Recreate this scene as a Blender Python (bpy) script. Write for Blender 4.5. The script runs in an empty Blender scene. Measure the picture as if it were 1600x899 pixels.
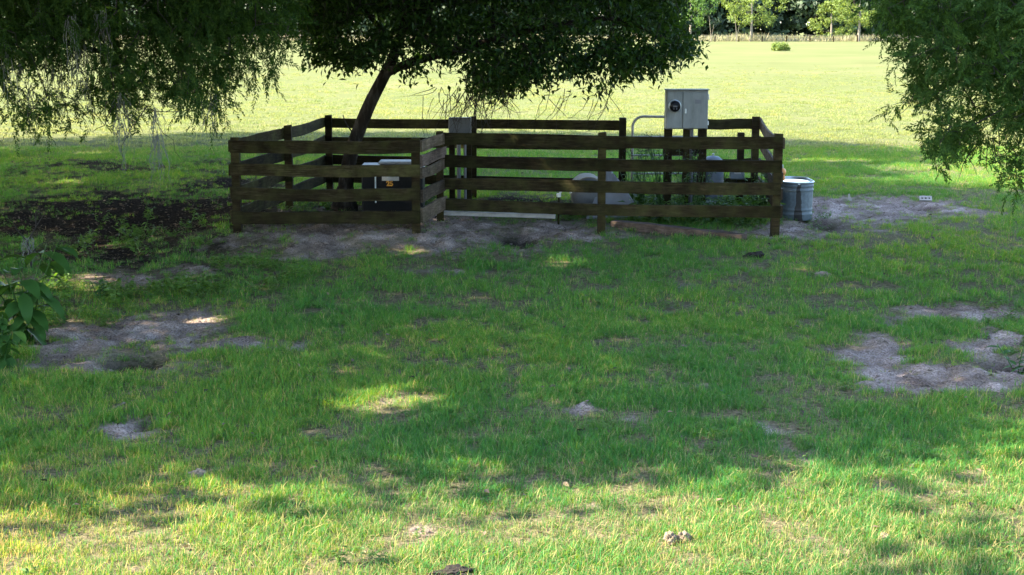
import bpy, math, random
import numpy as np
R = math.radians
rng = np.random.default_rng(11)
random.seed(5)
S = bpy.context.scene
COL = S.collection

# ------------------------------------------------------------------ camera
H, PITCH, F = 2.81, math.atan(401.5 / 2300.0), 2300.0
cam_d = bpy.data.cameras.new('camera')
cam = bpy.data.objects.new('camera', cam_d); COL.objects.link(cam)
cam.location = (0, 0, H); cam.rotation_euler = (math.pi / 2 - PITCH, 0, 0)
cam_d.sensor_width = 36.0; cam_d.lens = 36.0 * F / 1600.0
cam_d.clip_start = 0.1; cam_d.clip_end = 3000
S.camera = cam
# ------------------------------------------------------------------ sky and sun
SUN_EL, SUN_AZ = R(40), R(12)          # light travels towards +X and a little towards +Y
W = bpy.data.worlds.new('World'); S.world = W; W.use_nodes = True
wn = W.node_tree.nodes; wn.clear()
sky = wn.new('ShaderNodeTexSky'); sky.sky_type = 'NISHITA'; sky.sun_disc = False
sky.sun_elevation = SUN_EL
L = np.array([math.cos(SUN_EL) * math.cos(SUN_AZ), math.cos(SUN_EL) * math.sin(SUN_AZ), -math.sin(SUN_EL)])
sky.sun_rotation = math.atan2(-L[0], -L[1])
bg = wn.new('ShaderNodeBackground'); bg.inputs[1].default_value = 0.15
wo = wn.new('ShaderNodeOutputWorld')
W.node_tree.links.new(sky.outputs[0], bg.inputs[0]); W.node_tree.links.new(bg.outputs[0], wo.inputs[0])
sun_d = bpy.data.lights.new('sun', 'SUN'); sun_d.energy = 5.0; sun_d.angle = R(0.53); sun_d.color = (1, 0.87, 0.66)
sun = bpy.data.objects.new('sun', sun_d); COL.objects.link(sun)
from mathutils import Vector, Matrix
sun.rotation_euler = Vector(L).to_track_quat('-Z', 'Y').to_euler()
sun.location = (-20, -5, 25)
S.view_settings.view_transform = 'Standard'; S.view_settings.look = 'None'
S.view_settings.exposure = 2.75; S.view_settings.gamma = 1.0
S.render.engine = 'CYCLES'
S.cycles.use_denoising = True
S.cycles.max_bounces = 8; S.cycles.diffuse_bounces = 4; S.cycles.transmission_bounces = 4; S.cycles.glossy_bounces = 3
S.cycles.sample_clamp_indirect = 6

# ------------------------------------------------------------------ pixel -> place in the world
FW = np.array([0, math.cos(PITCH), -math.sin(PITCH)]); UP = np.array([0, math.sin(PITCH), math.cos(PITCH)])
def ray(u, v):
    return FW + (u - 800) / F * np.array([1.0, 0, 0]) - (v - 449.5) / F * UP
def P(u, v, Y):
    d = ray(u, v); return np.array([0, 0, H]) + d * (Y / d[1])
def G(u, v, z=0.0):
    d = ray(u, v); return np.array([0, 0, H]) + d * ((z - H) / d[2])
def project(p):
    q = np.asarray(p, float) - np.array([0, 0, H])
    zc = q @ FW
    return 800 + F * q[..., 0] / zc, 449.5 - F * (q @ UP) / zc

# ------------------------------------------------------------------ noise
def vnoise(x, y, seed=0):
    x = np.asarray(x, float); y = np.asarray(y, float)
    xi = np.floor(x).astype(np.int64); yi = np.floor(y).astype(np.int64)
    fx = x - xi; fy = y - yi
    fx = fx * fx * (3 - 2 * fx); fy = fy * fy * (3 - 2 * fy)
    def h(a, b):
        n = (a * 374761393 + b * 668265263 + seed * 974634777) & 0xFFFFFFFF
        n = ((n ^ (n >> 13)) * 1274126177) & 0xFFFFFFFF
        return ((n ^ (n >> 16)) & 0xFFFF) / 65535.0
    return (h(xi, yi) * (1 - fx) + h(xi + 1, yi) * fx) * (1 - fy) + (h(xi, yi + 1) * (1 - fx) + h(xi + 1, yi + 1) * fx) * fy
def fbm(x, y, seed=0, o=4):
    s = 0; a = 0.5; t = 0
    for i in range(o):
        s = s + a * vnoise(x * 2 ** i, y * 2 ** i, seed + i); t += a; a *= 0.5
    return s / t

# ------------------------------------------------------------------ materials
def new_mat(name):
    m = bpy.data.materials.new(name); m.use_nodes = True
    nt = m.node_tree; nt.nodes.clear()
    out = nt.nodes.new('ShaderNodeOutputMaterial')
    return m, nt, out
def N(nt, kind, **kw):
    n = nt.nodes.new(kind)
    for k, v in kw.items():
        if k.startswith('i_'): n.inputs[k[2:].replace('_', ' ')].default_value = v
        else: setattr(n, k, v)
    return n
def ramp(nt, stops, fac):
    r = nt.nodes.new('ShaderNodeValToRGB')
    e = r.color_ramp.elements
    while len(e) < len(stops): e.new(0.5)
    for k, (p, c) in enumerate(stops):
        e[k].position = p; e[k].color = (*c, 1)
    nt.links.new(fac, r.inputs[0]); return r
def solid(name, col, rough=0.6, metal=0.0, var=0.25, scale=9.0, bump=0.0, stretch=(1, 1, 1), col2=None, spec=0.4):
    m, nt, out = new_mat(name)
    tc = N(nt, 'ShaderNodeTexCoord'); mp = N(nt, 'ShaderNodeMapping'); mp.inputs['Scale'].default_value = stretch
    nt.links.new(tc.outputs['Object'], mp.inputs[0])
    n = N(nt, 'ShaderNodeTexNoise'); n.inputs['Scale'].default_value = scale; n.inputs['Detail'].default_value = 6; n.inputs['Roughness'].default_value = .65
    nt.links.new(mp.outputs[0], n.inputs['Vector'])
    c2 = col2 or tuple(min(1, c * (1 + var)) for c in col)
    c1 = tuple(c * (1 - var) for c in col)
    r = ramp(nt, [(0.3, c1), (0.5, col), (0.72, c2)], n.outputs['Fac'])
    b = N(nt, 'ShaderNodeBsdfPrincipled'); b.inputs['Roughness'].default_value = rough; b.inputs['Metallic'].default_value = metal
    b.inputs['Specular IOR Level'].default_value = spec
    nt.links.new(r.outputs[0], b.inputs['Base Color'])
    if bump:
        bp = N(nt, 'ShaderNodeBump'); bp.inputs['Strength'].default_value = bump; bp.inputs['Distance'].default_value = 0.01
        nt.links.new(n.outputs['Fac'], bp.inputs['Height']); nt.links.new(bp.outputs[0], b.inputs['Normal'])
    nt.links.new(b.outputs[0], out.inputs[0]); return m
def leafy(name, c1, c2, trans=0.4, tcol=None, rough=0.5, attr=None, dry=None, spec=0.3, island=True, inst=False):
    """leaf: diffuse/gloss front plus light passing through; colour varies leaf by leaf"""
    m, nt, out = new_mat(name)
    if island:
        geo = N(nt, 'ShaderNodeNewGeometry'); fac = geo.outputs['Random Per Island']
    else:
        oi = N(nt, 'ShaderNodeObjectInfo'); fac = oi.outputs['Random']
    r = ramp(nt, [(0.0, c1), (1.0, c2)], fac)
    colr = r.outputs[0]; lt = None
    if dry is not None:
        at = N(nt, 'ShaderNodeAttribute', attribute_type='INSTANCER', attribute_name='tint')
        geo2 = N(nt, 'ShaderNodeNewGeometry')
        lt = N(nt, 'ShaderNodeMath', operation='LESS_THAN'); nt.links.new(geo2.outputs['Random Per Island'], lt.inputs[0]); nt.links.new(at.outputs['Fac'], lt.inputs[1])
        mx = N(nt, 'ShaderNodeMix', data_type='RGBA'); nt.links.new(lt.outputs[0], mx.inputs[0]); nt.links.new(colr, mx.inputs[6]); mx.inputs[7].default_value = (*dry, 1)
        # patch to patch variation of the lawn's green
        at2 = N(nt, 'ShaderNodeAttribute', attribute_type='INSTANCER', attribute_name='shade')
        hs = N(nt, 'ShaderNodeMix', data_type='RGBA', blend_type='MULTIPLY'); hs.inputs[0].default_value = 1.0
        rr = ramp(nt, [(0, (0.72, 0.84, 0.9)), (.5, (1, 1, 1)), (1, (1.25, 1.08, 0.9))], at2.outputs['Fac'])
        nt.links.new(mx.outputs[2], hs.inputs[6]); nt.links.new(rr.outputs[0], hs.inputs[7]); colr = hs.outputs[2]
    b = N(nt, 'ShaderNodeBsdfPrincipled'); b.inputs['Roughness'].default_value = rough; b.inputs['Specular IOR Level'].default_value = spec
    nt.links.new(colr, b.inputs['Base Color'])
    t = N(nt, 'ShaderNodeBsdfTranslucent')
    tm = N(nt, 'ShaderNodeMix', data_type='RGBA', blend_type='MULTIPLY'); tm.inputs[0].default_value = 1.0
    tm.inputs[7].default_value = (*(tcol or (1.5, 1.4, 0.5)), 1); nt.links.new(colr, tm.inputs[6]); nt.links.new(tm.outputs[2], t.inputs[0])
    if lt is not None:
        tx = N(nt, 'ShaderNodeMix', data_type='RGBA'); nt.links.new(lt.outputs[0], tx.inputs[0]); tx.inputs[6].default_value = (*tcol, 1); tx.inputs[7].default_value = (1, .98, .9, 1); nt.links.new(tx.outputs[2], tm.inputs[7])
    ms = N(nt, 'ShaderNodeMixShader'); ms.inputs[0].default_value = trans
    nt.links.new(b.outputs[0], ms.inputs[1]); nt.links.new(t.outputs[0], ms.inputs[2]); nt.links.new(ms.outputs[0], out.inputs[0])
    return m

def wood_mat(name, dark, mid, pale, green=0.0):
    m, nt, out = new_mat(name)
    tc = N(nt, 'ShaderNodeTexCoord'); oi = N(nt, 'ShaderNodeObjectInfo')
    add = N(nt, 'ShaderNodeVectorMath', operation='ADD'); nt.links.new(tc.outputs['Object'], add.inputs[0])
    sc = N(nt, 'ShaderNodeMath', operation='MULTIPLY'); sc.inputs[1].default_value = 37.0; nt.links.new(oi.outputs['Random'], sc.inputs[0]); nt.links.new(sc.outputs[0], add.inputs[1])
    mp = N(nt, 'ShaderNodeMapping'); mp.inputs['Scale'].default_value = (3.2, 30, 30); nt.links.new(add.outputs[0], mp.inputs[0])
    n = N(nt, 'ShaderNodeTexNoise'); n.inputs['Scale'].default_value = 1.5; n.inputs['Detail'].default_value = 8; n.inputs['Roughness'].default_value = .7; nt.links.new(mp.outputs[0], n.inputs['Vector'])
    r = ramp(nt, [(0.28, dark), (0.5, mid), (0.78, pale)], n.outputs['Fac'])
    n2 = N(nt, 'ShaderNodeTexNoise'); n2.inputs['Scale'].default_value = 5; n2.inputs['Detail'].default_value = 5; nt.links.new(add.outputs[0], n2.inputs['Vector'])
    rg = ramp(nt, [(0.42, (0, 0, 0)), (0.7, (green, green, green))], n2.outputs['Fac'])
    mx = N(nt, 'ShaderNodeMix', data_type='RGBA'); nt.links.new(rg.outputs[0], mx.inputs[0]); nt.links.new(r.outputs[0], mx.inputs[6]); mx.inputs[7].default_value = (0.032, 0.033, 0.011, 1)
    vr = N(nt, 'ShaderNodeMapRange'); vr.inputs[3].default_value = .62; vr.inputs[4].default_value = 1.5; nt.links.new(oi.outputs['Random'], vr.inputs[0])
    n3 = N(nt, 'ShaderNodeTexNoise'); n3.inputs['Scale'].default_value = 1.7; n3.inputs['Detail'].default_value = 7; n3.inputs['Roughness'].default_value = .75; nt.links.new(add.outputs[0], n3.inputs['Vector'])
    v3 = N(nt, 'ShaderNodeMapRange'); v3.inputs[1].default_value = .35; v3.inputs[2].default_value = .68; v3.inputs[3].default_value = .55; v3.inputs[4].default_value = 1.7; nt.links.new(n3.outputs['Fac'], v3.inputs[0])
    vm = N(nt, 'ShaderNodeMath', operation='MULTIPLY'); nt.links.new(vr.outputs[0], vm.inputs[0]); nt.links.new(v3.outputs[0], vm.inputs[1])
    hv = N(nt, 'ShaderNodeVectorMath', operation='SCALE'); nt.links.new(mx.outputs[2], hv.inputs[0]); nt.links.new(vm.outputs[0], hv.inputs[3])
    b = N(nt, 'ShaderNodeBsdfPrincipled'); b.inputs['Roughness'].default_value = 0.9; b.inputs['Specular IOR Level'].default_value = .06
    nt.links.new(hv.outputs[0], b.inputs['Base Color'])
    bp = N(nt, 'ShaderNodeBump'); bp.inputs['Strength'].default_value = 0.5; bp.inputs['Distance'].default_value = 0.006
    nt.links.new(n.outputs['Fac'], bp.inputs['Height']); nt.links.new(bp.outputs[0], b.inputs['Normal'])
    nt.links.new(b.outputs[0], out.inputs[0]); return m

M = {}
M['rail'] = wood_mat('dark_weathered_board', (0.007, 0.0055, 0.003), (0.018, 0.0142, 0.007), (0.056, 0.046, 0.026), 0.8)
M['grey_board'] = wood_mat('grey_weathered_board', (0.028, 0.021, 0.015), (0.062, 0.047, 0.034), (0.125, 0.1, 0.075), 0.3)
M['post'] = wood_mat('dark_fence_post', (0.007, 0.005, 0.003), (0.015, 0.011, 0.0055), (0.035, 0.026, 0.0135), 0.7)
M['timber'] = wood_mat('old_timber', (0.045, 0.033, 0.027), (0.1, 0.073, 0.06), (0.19, 0.145, 0.12), 0.1)
M['bark'] = solid('bark', (0.018, 0.0145, 0.011), 0.95, var=0.6, scale=11, bump=1.0, stretch=(1, 1, .3), col2=(0.06, 0.056, 0.048), spec=.1)
M['twig'] = solid('twig_bark', (0.018, 0.0145, 0.011), 0.9, var=0.4, scale=20)
M['bark_far'] = solid('pale_bark', (0.16, 0.14, 0.11), 0.9, var=0.3, scale=4)
M['galv'] = solid('galvanised_steel', (0.40, 0.44, 0.46), 0.42, 0.75, var=0.16, scale=26, bump=.05)
M['grey_paint'] = solid('grey_painted_steel', (0.145, 0.158, 0.152), 0.55, 0.0, var=0.28, scale=6, stretch=(1.4, 1.4, .45), bump=.04)
M['grey_dark'] = solid('grey_utility_box', (0.055, 0.06, 0.068), 0.5, 0.0, var=0.2, scale=8)
M['white_pvc'] = solid('white_pvc', (0.62, 0.63, 0.62), 0.4, var=0.14, scale=10)
M['black'] = solid('black_plastic', (0.005, 0.005, 0.0055), 0.5, var=0.3, scale=8, spec=.15)
M['black_gl'] = solid('black_glass', (0.004, 0.004, 0.005), 0.3, var=0.2, scale=8, spec=.12)
M['white_lid'] = solid('white_plastic', (0.28, 0.285, 0.295), 0.5, var=0.25, scale=7)
M['label'] = solid('white_label', (0.34, 0.34, 0.33), 0.6, var=0.2, scale=60)
M['print'] = solid('dark_print', (0.12, 0.12, 0.13), 0.6, var=0.1)
M['orange_print'] = solid('orange_number', (0.42, 0.2, 0.015), 0.5, var=0.1)
M['bluegrey'] = solid('blue_grey_tank', (0.115, 0.135, 0.155), 0.45, var=0.18, scale=7)
M['tank_grey'] = solid('grey_tank', (0.1, 0.103, 0.112), 0.5, var=0.2, scale=7)
M['tan'] = solid('tan_rim_lit_top', (0.24, 0.2, 0.145), 0.7, var=0.2, scale=12)
M['tarp'] = solid('pale_sheet', (0.16, 0.163, 0.172), 0.55, var=0.16, scale=6, bump=.1)
M['orange'] = solid('faded_orange_plastic', (0.55, 0.24, 0.08), 0.45, var=0.2, scale=14)
M['tube_steel'] = solid('tube_steel', (0.2, 0.195, 0.18), 0.5, 0.3, var=0.3, scale=12)
M['water'] = solid('tank_water', (0.02, 0.025, 0.02), 0.03, var=0.1, spec=.5)
M['clod'] = solid('dry_clod', (0.16, 0.125, 0.09), 0.95, var=0.45, scale=30, bump=1.0)
M['soil'] = solid('dark_soil', (0.013, 0.0095, 0.007), 0.95, var=0.5, scale=30, bump=1.0)
M['sandclod'] = solid('sand_clod', (0.2, 0.157, 0.132), 0.95, var=0.35, scale=30, bump=1.0)
M['brick_white'] = solid('white_concrete', (0.28, 0.26, 0.24), 0.8, var=0.15, scale=18, bump=.3)
M['moss'] = solid('grey_moss', (0.11, 0.115, 0.1), 0.95, var=0.25, scale=10)
M['leaf_mid'] = leafy('glossy_dark_leaf', (0.006, 0.019, 0.004), (0.034, 0.075, 0.014), 0.32, (1.9, 1.7, 0.35), 0.5, spec=.16)
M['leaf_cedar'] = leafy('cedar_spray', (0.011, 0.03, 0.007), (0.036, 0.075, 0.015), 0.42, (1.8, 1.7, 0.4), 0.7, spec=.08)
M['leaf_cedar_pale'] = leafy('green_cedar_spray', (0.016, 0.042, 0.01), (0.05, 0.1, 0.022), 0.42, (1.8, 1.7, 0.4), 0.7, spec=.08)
M['leaf_oak'] = leafy('oak_leaf', (0.025, 0.05, 0.014), (0.06, 0.1, 0.028), 0.3, (1.7, 1.6, 0.4), 0.5)
M['leaf_far'] = leafy('far_bright_leaf', (0.07, 0.12, 0.025), (0.16, 0.21, 0.05), 0.4, (1.5, 1.4, 0.5), 0.6)
M['leaf_wood'] = leafy('woodland_leaf', (0.012, 0.026, 0.014), (0.04, 0.07, 0.03), 0.15, (1.4, 1.4, 0.6), 0.6)
M['leaf_weed'] = leafy('weed_leaf', (0.045, 0.1, 0.02), (0.1, 0.18, 0.045), 0.4, (1.5, 1.5, 0.4), 0.5)
M['leaf_broad'] = leafy('broad_leaf', (0.018, 0.06, 0.014), (0.04, 0.1, 0.022), 0.36, (1.5, 1.5, 0.4), 0.42)
M['dead_leaf'] = leafy('dead_leaf', (0.025, 0.018, 0.013), (0.17, 0.125, 0.085), 0.15, (1, 0.9, 0.6), 0.8, island=True)
M['pale_grass'] = leafy('pale_seed_grass', (0.13, 0.15, 0.055), (0.25, 0.215, 0.14), 0.3, (1.1, 1, 0.8), 0.8)
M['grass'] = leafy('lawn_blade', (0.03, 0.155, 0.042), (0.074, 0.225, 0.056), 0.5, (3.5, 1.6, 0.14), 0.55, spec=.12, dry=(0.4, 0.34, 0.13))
M['pasture'] = leafy('pasture_blade', (0.16, 0.205, 0.07), (0.225, 0.255, 0.1), 0.5, (1.25, 1.15, 0.75), 0.6, spec=.1, dry=(0.34, 0.32, 0.14))

# ------------------------------------------------------------------ mesh helpers
def mesh_np(name, V, tris=None, quads=None, mat=None, smooth=False):
    me = bpy.data.meshes.new(name)
    V = np.asarray(V, np.float32).reshape(-1, 3)
    nt_ = 0 if tris is None else len(tris); nq = 0 if quads is None else len(quads)
    li = []; ls = []
    if nt_: li.append(np.asarray(tris, np.int32).ravel())
    if nq: li.append(np.asarray(quads, np.int32).ravel())
    li = np.concatenate(li)
    starts = np.concatenate([np.arange(nt_) * 3, nt_ * 3 + np.arange(nq) * 4]).astype(np.int32)
    me.vertices.add(len(V)); me.vertices.foreach_set('co', V.ravel())
    me.loops.add(len(li)); me.loops.foreach_set('vertex_index', li)
    me.polygons.add(nt_ + nq); me.polygons.foreach_set('loop_start', starts)
    if smooth: me.polygons.foreach_set('use_smooth', np.ones(nt_ + nq, bool))
    me.update(calc_edges=True); me.validate()
    if mat is not None: me.materials.append(mat)
    return me
def link(name, me, parent=None, loc=None, rot=None):
    o = bpy.data.objects.new(name, me); COL.objects.link(o)
    if parent is not None: o.parent = parent
    if loc is not None: o.location = [float(c) for c in loc]
    if rot is not None: o.rotation_euler = rot
    return o
def tag(o, label=None, cat=None, group=None, kind=None):
    if label: o['label'] = label
    if cat: o['category'] = cat
    if group: o['group'] = group
    if kind: o['kind'] = kind
    return o
def thing(name, label, cat, loc=(0, 0, 0), rz=0, group=None):
    o = bpy.data.objects.new(name, None); COL.objects.link(o)
    o.location = [float(c) for c in loc]; o.rotation_euler = (0, 0, rz); o.empty_display_size = .2
    return tag(o, label, cat, group)
class MB:
    def __init__(s): s.v = []; s.f = []
    def add(s, v, f):
        b = len(s.v); s.v += [tuple(map(float, p)) for p in v]; s.f += [tuple(i + b for i in q) for q in f]; return s
    def box(s, c, d, bev=0.0, rot=None):
        x, y, z = (k / 2 for k in d)
        if bev <= 0:
            v = [(sx * x, sy * y, sz * z) for sx in (-1, 1) for sy in (-1, 1) for sz in (-1, 1)]
            f = [(0, 1, 3, 2), (4, 6, 7, 5), (0, 4, 5, 1), (2, 3, 7, 6), (0, 2, 6, 4), (1, 5, 7, 3)]
        else:   # chamfered along all edges
            v = []; idx = {}
            for sx in (-1, 1):
                for sy in (-1, 1):
                    for sz in (-1, 1):
                        for a in range(3):
                            p = [sx * x, sy * y, sz * z]
                            for k in range(3):
                                if k != a: p[k] -= (sx, sy, sz)[k] * bev
                            idx[(sx, sy, sz, a)] = len(v); v.append(tuple(p))
            f = []
            for a in range(3):
                b, c2 = [(1, 2), (2, 0), (0, 1)][a]
                for sg in (-1, 1):
                    q = []
                    for (p1, p2) in ((-1, -1), (1, -1), (1, 1), (-1, 1)):
                        k = [0, 0, 0]; k[a] = sg; k[b] = p1; k[c2] = p2; q.append(idx[(*k, a)])
                    f.append(tuple(q if sg > 0 else q[::-1]))
                for p1 in (-1, 1):
                    for p2 in (-1, 1):
                        k0 = [0, 0, 0]; k1 = [0, 0, 0]; k0[a] = -1; k1[a] = 1
                        for k in (k0, k1): k[b] = p1; k[c2] = p2
                        q = [idx[(*k0, b)], idx[(*k1, b)], idx[(*k1, c2)], idx[(*k0, c2)]]
                        f.append(tuple(q if p1 * p2 < 0 else q[::-1]))
            for sx in (-1, 1):
                for sy in (-1, 1):
                    for sz in (-1, 1):
                        q = [idx[(sx, sy, sz, a)] for a in range(3)]
                        f.append(tuple(q if sx * sy * sz > 0 else q[::-1]))
        v = [Vector(p) for p in v]
        if rot is not None: v = [rot @ p for p in v]
        return s.add([p + Vector(c) for p in v], f)
    def tube(s, pts, r, n=10, cap=True):
        pts = [Vector([float(k) for k in p]) for p in pts]; rr = r if hasattr(r, '__len__') else [r] * len(pts)
        V = []; F_ = []; ref = None
        for i, p in enumerate(pts):
            t = (pts[min(i + 1, len(pts) - 1)] - pts[max(i - 1, 0)]).normalized()
            if ref is None: ref = Vector((0, 0, 1)) if abs(t.z) < .9 else Vector((1, 0, 0))
            a = (ref - t * ref.dot(t)).normalized(); ref = a; b = t.cross(a)
            for k in range(n):
                th = 2 * math.pi * k / n; V.append(p + (a * math.cos(th) + b * math.sin(th)) * rr[i])
        for i in range(len(pts) - 1):
            for k in range(n): F_.append((i * n + k, i * n + (k + 1) % n, (i + 1) * n + (k + 1) % n, (i + 1) * n + k))
        if cap:
            F_.append(tuple(range(n))[::-1]); F_.append(tuple((len(pts) - 1) * n + k for k in range(n)))
        return s.add(V, F_)
    def lathe(s, prof, n=32, c=(0, 0, 0), sx=1, sy=1):
        V = []; F_ = []
        for (r, z) in prof:
            for k in range(n):
                th = 2 * math.pi * k / n; V.append((c[0] + r * math.cos(th) * sx, c[1] + r * math.sin(th) * sy, c[2] + z))
        for i in range(len(prof) - 1):
            for k in range(n): F_.append((i * n + k, i * n + (k + 1) % n, (i + 1) * n + (k + 1) % n, (i + 1) * n + k))
        F_.append(tuple(range(n))[::-1]); F_.append(tuple((len(prof) - 1) * n + k for k in range(n)))
        return s.add(V, F_)
    def build(s, name, mat, parent=None, loc=None, rot=None, smooth=False):
        me = bpy.data.meshes.new(name); me.from_pydata(s.v, [], s.f); me.update()
        me.materials.append(mat)
        if smooth:
            for p in me.polygons: p.use_smooth = True
            try: me.set_sharp_from_angle(angle=R(38))
            except Exception: pass
        return link(name, me, parent, loc, rot)
def nrm(a): return a / np.maximum(np.linalg.norm(a, axis=-1, keepdims=True), 1e-9)
def leaves(pos, d, n_hint, ln, wd, fold=0.25, curl=0.0):
    """folded leaf faces: base, two sides, tip"""
    pos = np.asarray(pos); d = nrm(d); s = nrm(np.cross(d, n_hint)); up = np.cross(s, d)
    ln = np.broadcast_to(ln, len(pos))[:, None]; wd = np.broadcast_to(wd, len(pos))[:, None]
    m = pos + d * ln * 0.45
    V = np.stack([pos, m + s * wd / 2 + up * wd * fold, pos + d * ln - up * ln * curl, m - s * wd / 2 + up * wd * fold], 1).reshape(-1, 3)
    b = np.arange(len(pos))[:, None] * 4
    T = np.concatenate([b + np.array([0, 1, 2]), b + np.array([0, 2, 3])], 0)
    return V, T
def join(parts):
    V = []; T = []; o = 0
    for v, t in parts: V.append(v); T.append(t + o); o += len(v)
    return np.concatenate(V), np.concatenate(T)

# ------------------------------------------------------------------ ground
# (u, v, half-width, half-height in the photograph, strength) of bare and darkened patches, turned into ground ellipses
SAND = [(1330, 330, 100, 20, 1), (1430, 325, 110, 16, 1), (1250, 360, 60, 15, 1), (1290, 345, 80, 22, 1),
        (450, 375, 95, 15, .95), (580, 378, 110, 20, 1), (690, 385, 60, 20, 1), (760, 368, 120, 22, 1), (870, 362, 95, 15, 1), (600, 352, 230, 14, 1), (960, 362, 40, 10, .8), (520, 392, 170, 14, .85), (760, 392, 150, 12, .8), (1250, 335, 70, 16, 1), (1180, 366, 80, 8, .8),
        (120, 545, 105, 26, 1), (230, 515, 130, 30, 1), (350, 538, 100, 15, .95), (60, 570, 60, 12, .8), (290, 488, 60, 12, .9), (190, 435, 80, 16, .8), (300, 420, 60, 14, .7), (60, 440, 60, 14, .7),
        (1370, 560, 62, 28, 1.1), (1440, 585, 115, 24, 1.1), (1560, 588, 65, 20, 1), (1330, 552, 32, 20, .8), (1500, 490, 95, 13, .8), (1580, 535, 36, 28, .9), (1400, 502, 45, 18, .75),
        (195, 672, 42, 16, 1), (185, 638, 16, 6, .7), (1205, 672, 50, 12, .62), (910, 645, 22, 8, .62), (990, 657, 18, 7, .58), (655, 832, 36, 12, .6), (462, 541, 20, 9, .75), (200, 572, 130, 13, 1), (1450, 602, 140, 16, 1.1), (1375, 540, 55, 25, 1), (1510, 545, 100, 30, .55),
        (1100, 605, 17, 8, .7), (1120, 697, 42, 14, .62), (1070, 445, 22, 6, .6), (1235, 715, 40, 20, .5), (700, 425, 60, 8, .6), (950, 800, 40, 18, .5), (430, 800, 40, 15, .45), (1390, 770, 30, 14, .5)]
DARK = [(180, 360, 280, 55, 1), (100, 315, 190, 18, 1), (250, 395, 210, 30, .8), (520, 322, 160, 24, 1), (820, 322, 150, 16, .9), (1080, 330, 130, 16, .8), (60, 480, 60, 30, .6), (120, 268, 200, 24, .72), (340, 268, 90, 24, .7), (200, 345, 330, 55, 1.2), (230, 420, 190, 28, .75), (330, 300, 120, 30, 1)]  # litter and dark soil, with shade of the left trees painted in
HOLE = [(805, 374, 34, 10, 1), (210, 564, 50, 12, 1), (1582, 570, 44, 13, 1), (1288, 352, 30, 10, .6), (230, 660, 20, 6, .5)]
def ell(lst):
    out = []
    for u, v, ru, rv, s in lst:
        c = G(u, v); y0 = G(u, v + rv)[1]; y1 = G(u, v - rv)[1]
        out.append((c[0], (y0 + y1) / 2, ru * c[1] / F, (y1 - y0) / 2, s))
    return out
E_S, E_D, E_H = ell(SAND), ell(DARK), ell(HOLE)
def field(lst, x, y, soft=.55):
    o = np.zeros_like(np.asarray(x, float))
    for cx, cy, rx, ry, s in lst:
        d = np.sqrt(((x - cx) / rx) ** 2 + ((y - cy) / ry) ** 2)
        o = np.maximum(o, s * np.clip((1 + soft - d) / (2 * soft), 0, 1))
    return o
def sand_m(x, y):
    n = fbm(x * 1.6, y * 1.1, 3) - .5; n2 = fbm(x * 6, y * 4, 9) - .5 + (vnoise(x * 17, y * 12, 14) - .5) * .55
    e = field(E_S, x, y)
    spots = np.clip((fbm(x * 1.1 + 40, y * .8, 21) - .72) * 5, 0, .2) * (y > 7) * (y < 24)
    e = np.maximum(e, spots); return np.clip((e - .4 * np.clip(1 - e / .25, 0, 1) + n * 1.1 + n2 * .95 - .36) * 1.75, 0, 1)
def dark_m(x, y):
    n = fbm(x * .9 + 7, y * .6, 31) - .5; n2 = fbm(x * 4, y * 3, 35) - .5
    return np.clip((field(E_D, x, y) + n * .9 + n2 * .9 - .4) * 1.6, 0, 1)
def hole_m(x, y):
    return np.clip(field(E_H, x, y, .4) + (fbm(x * 9, y * 9, 51) - .5) * .5 - .1, 0, 1)
def ground_z(x, y, sm=None):
    x = np.asarray(x, float); y = np.asarray(y, float)
    if sm is None: sm = sand_m(x, y)
    z = (fbm(x * .35, y * .35, 61) - .5) * .10 + (fbm(x * 1.7, y * 1.7, 63, 3) - .5) * .035
    z = z + sm * ((fbm(x * 4.5, y * 3.2, 65, 3) - .5) * .16 + (vnoise(x * 9, y * 7, 67) - .5) * .05 - .012)
    z = z - .15 * field(E_H, x, y, .45)
    z = z + .14 * np.clip((x + 5.2) / 1.0, 0, 1) * np.clip((-.3 - x) / 1.0, 0, 1) * np.clip((y - 18.3) / 1.2, 0, 1) * np.clip((25 - y) / 2.5, 0, 1)
    far = np.clip((y - 60) / 400, 0, 2)
    return z + far * 1.6
def axis(a0, a1, step, lo, hi, grow=1.12):
    mid = list(np.arange(a0, a1, step)); s = step; a = a1; up = []
    while a < hi: up.append(a); s *= grow; a += s
    s = step; a = a0 - step; dn = []
    while a > lo: dn.append(a); s *= grow; a -= s
    return np.array(dn[::-1] + mid + up)
xs = axis(-9, 9, .06, -900, 900, 1.13); ys = axis(6.6, 28, .07, -60, 1500, 1.06)
X, Y = np.meshgrid(xs, ys)
SMg = sand_m(X, Y); DMg = dark_m(X, Y); HMg = hole_m(X, Y)
Zg = ground_z(X, Y, SMg)
nx, ny = len(xs), len(ys)
ii = (np.arange(ny - 1)[:, None] * nx + np.arange(nx - 1)[None]).ravel()
quads = np.stack([ii, ii + 1, ii + nx + 1, ii + nx], 1)
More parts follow.
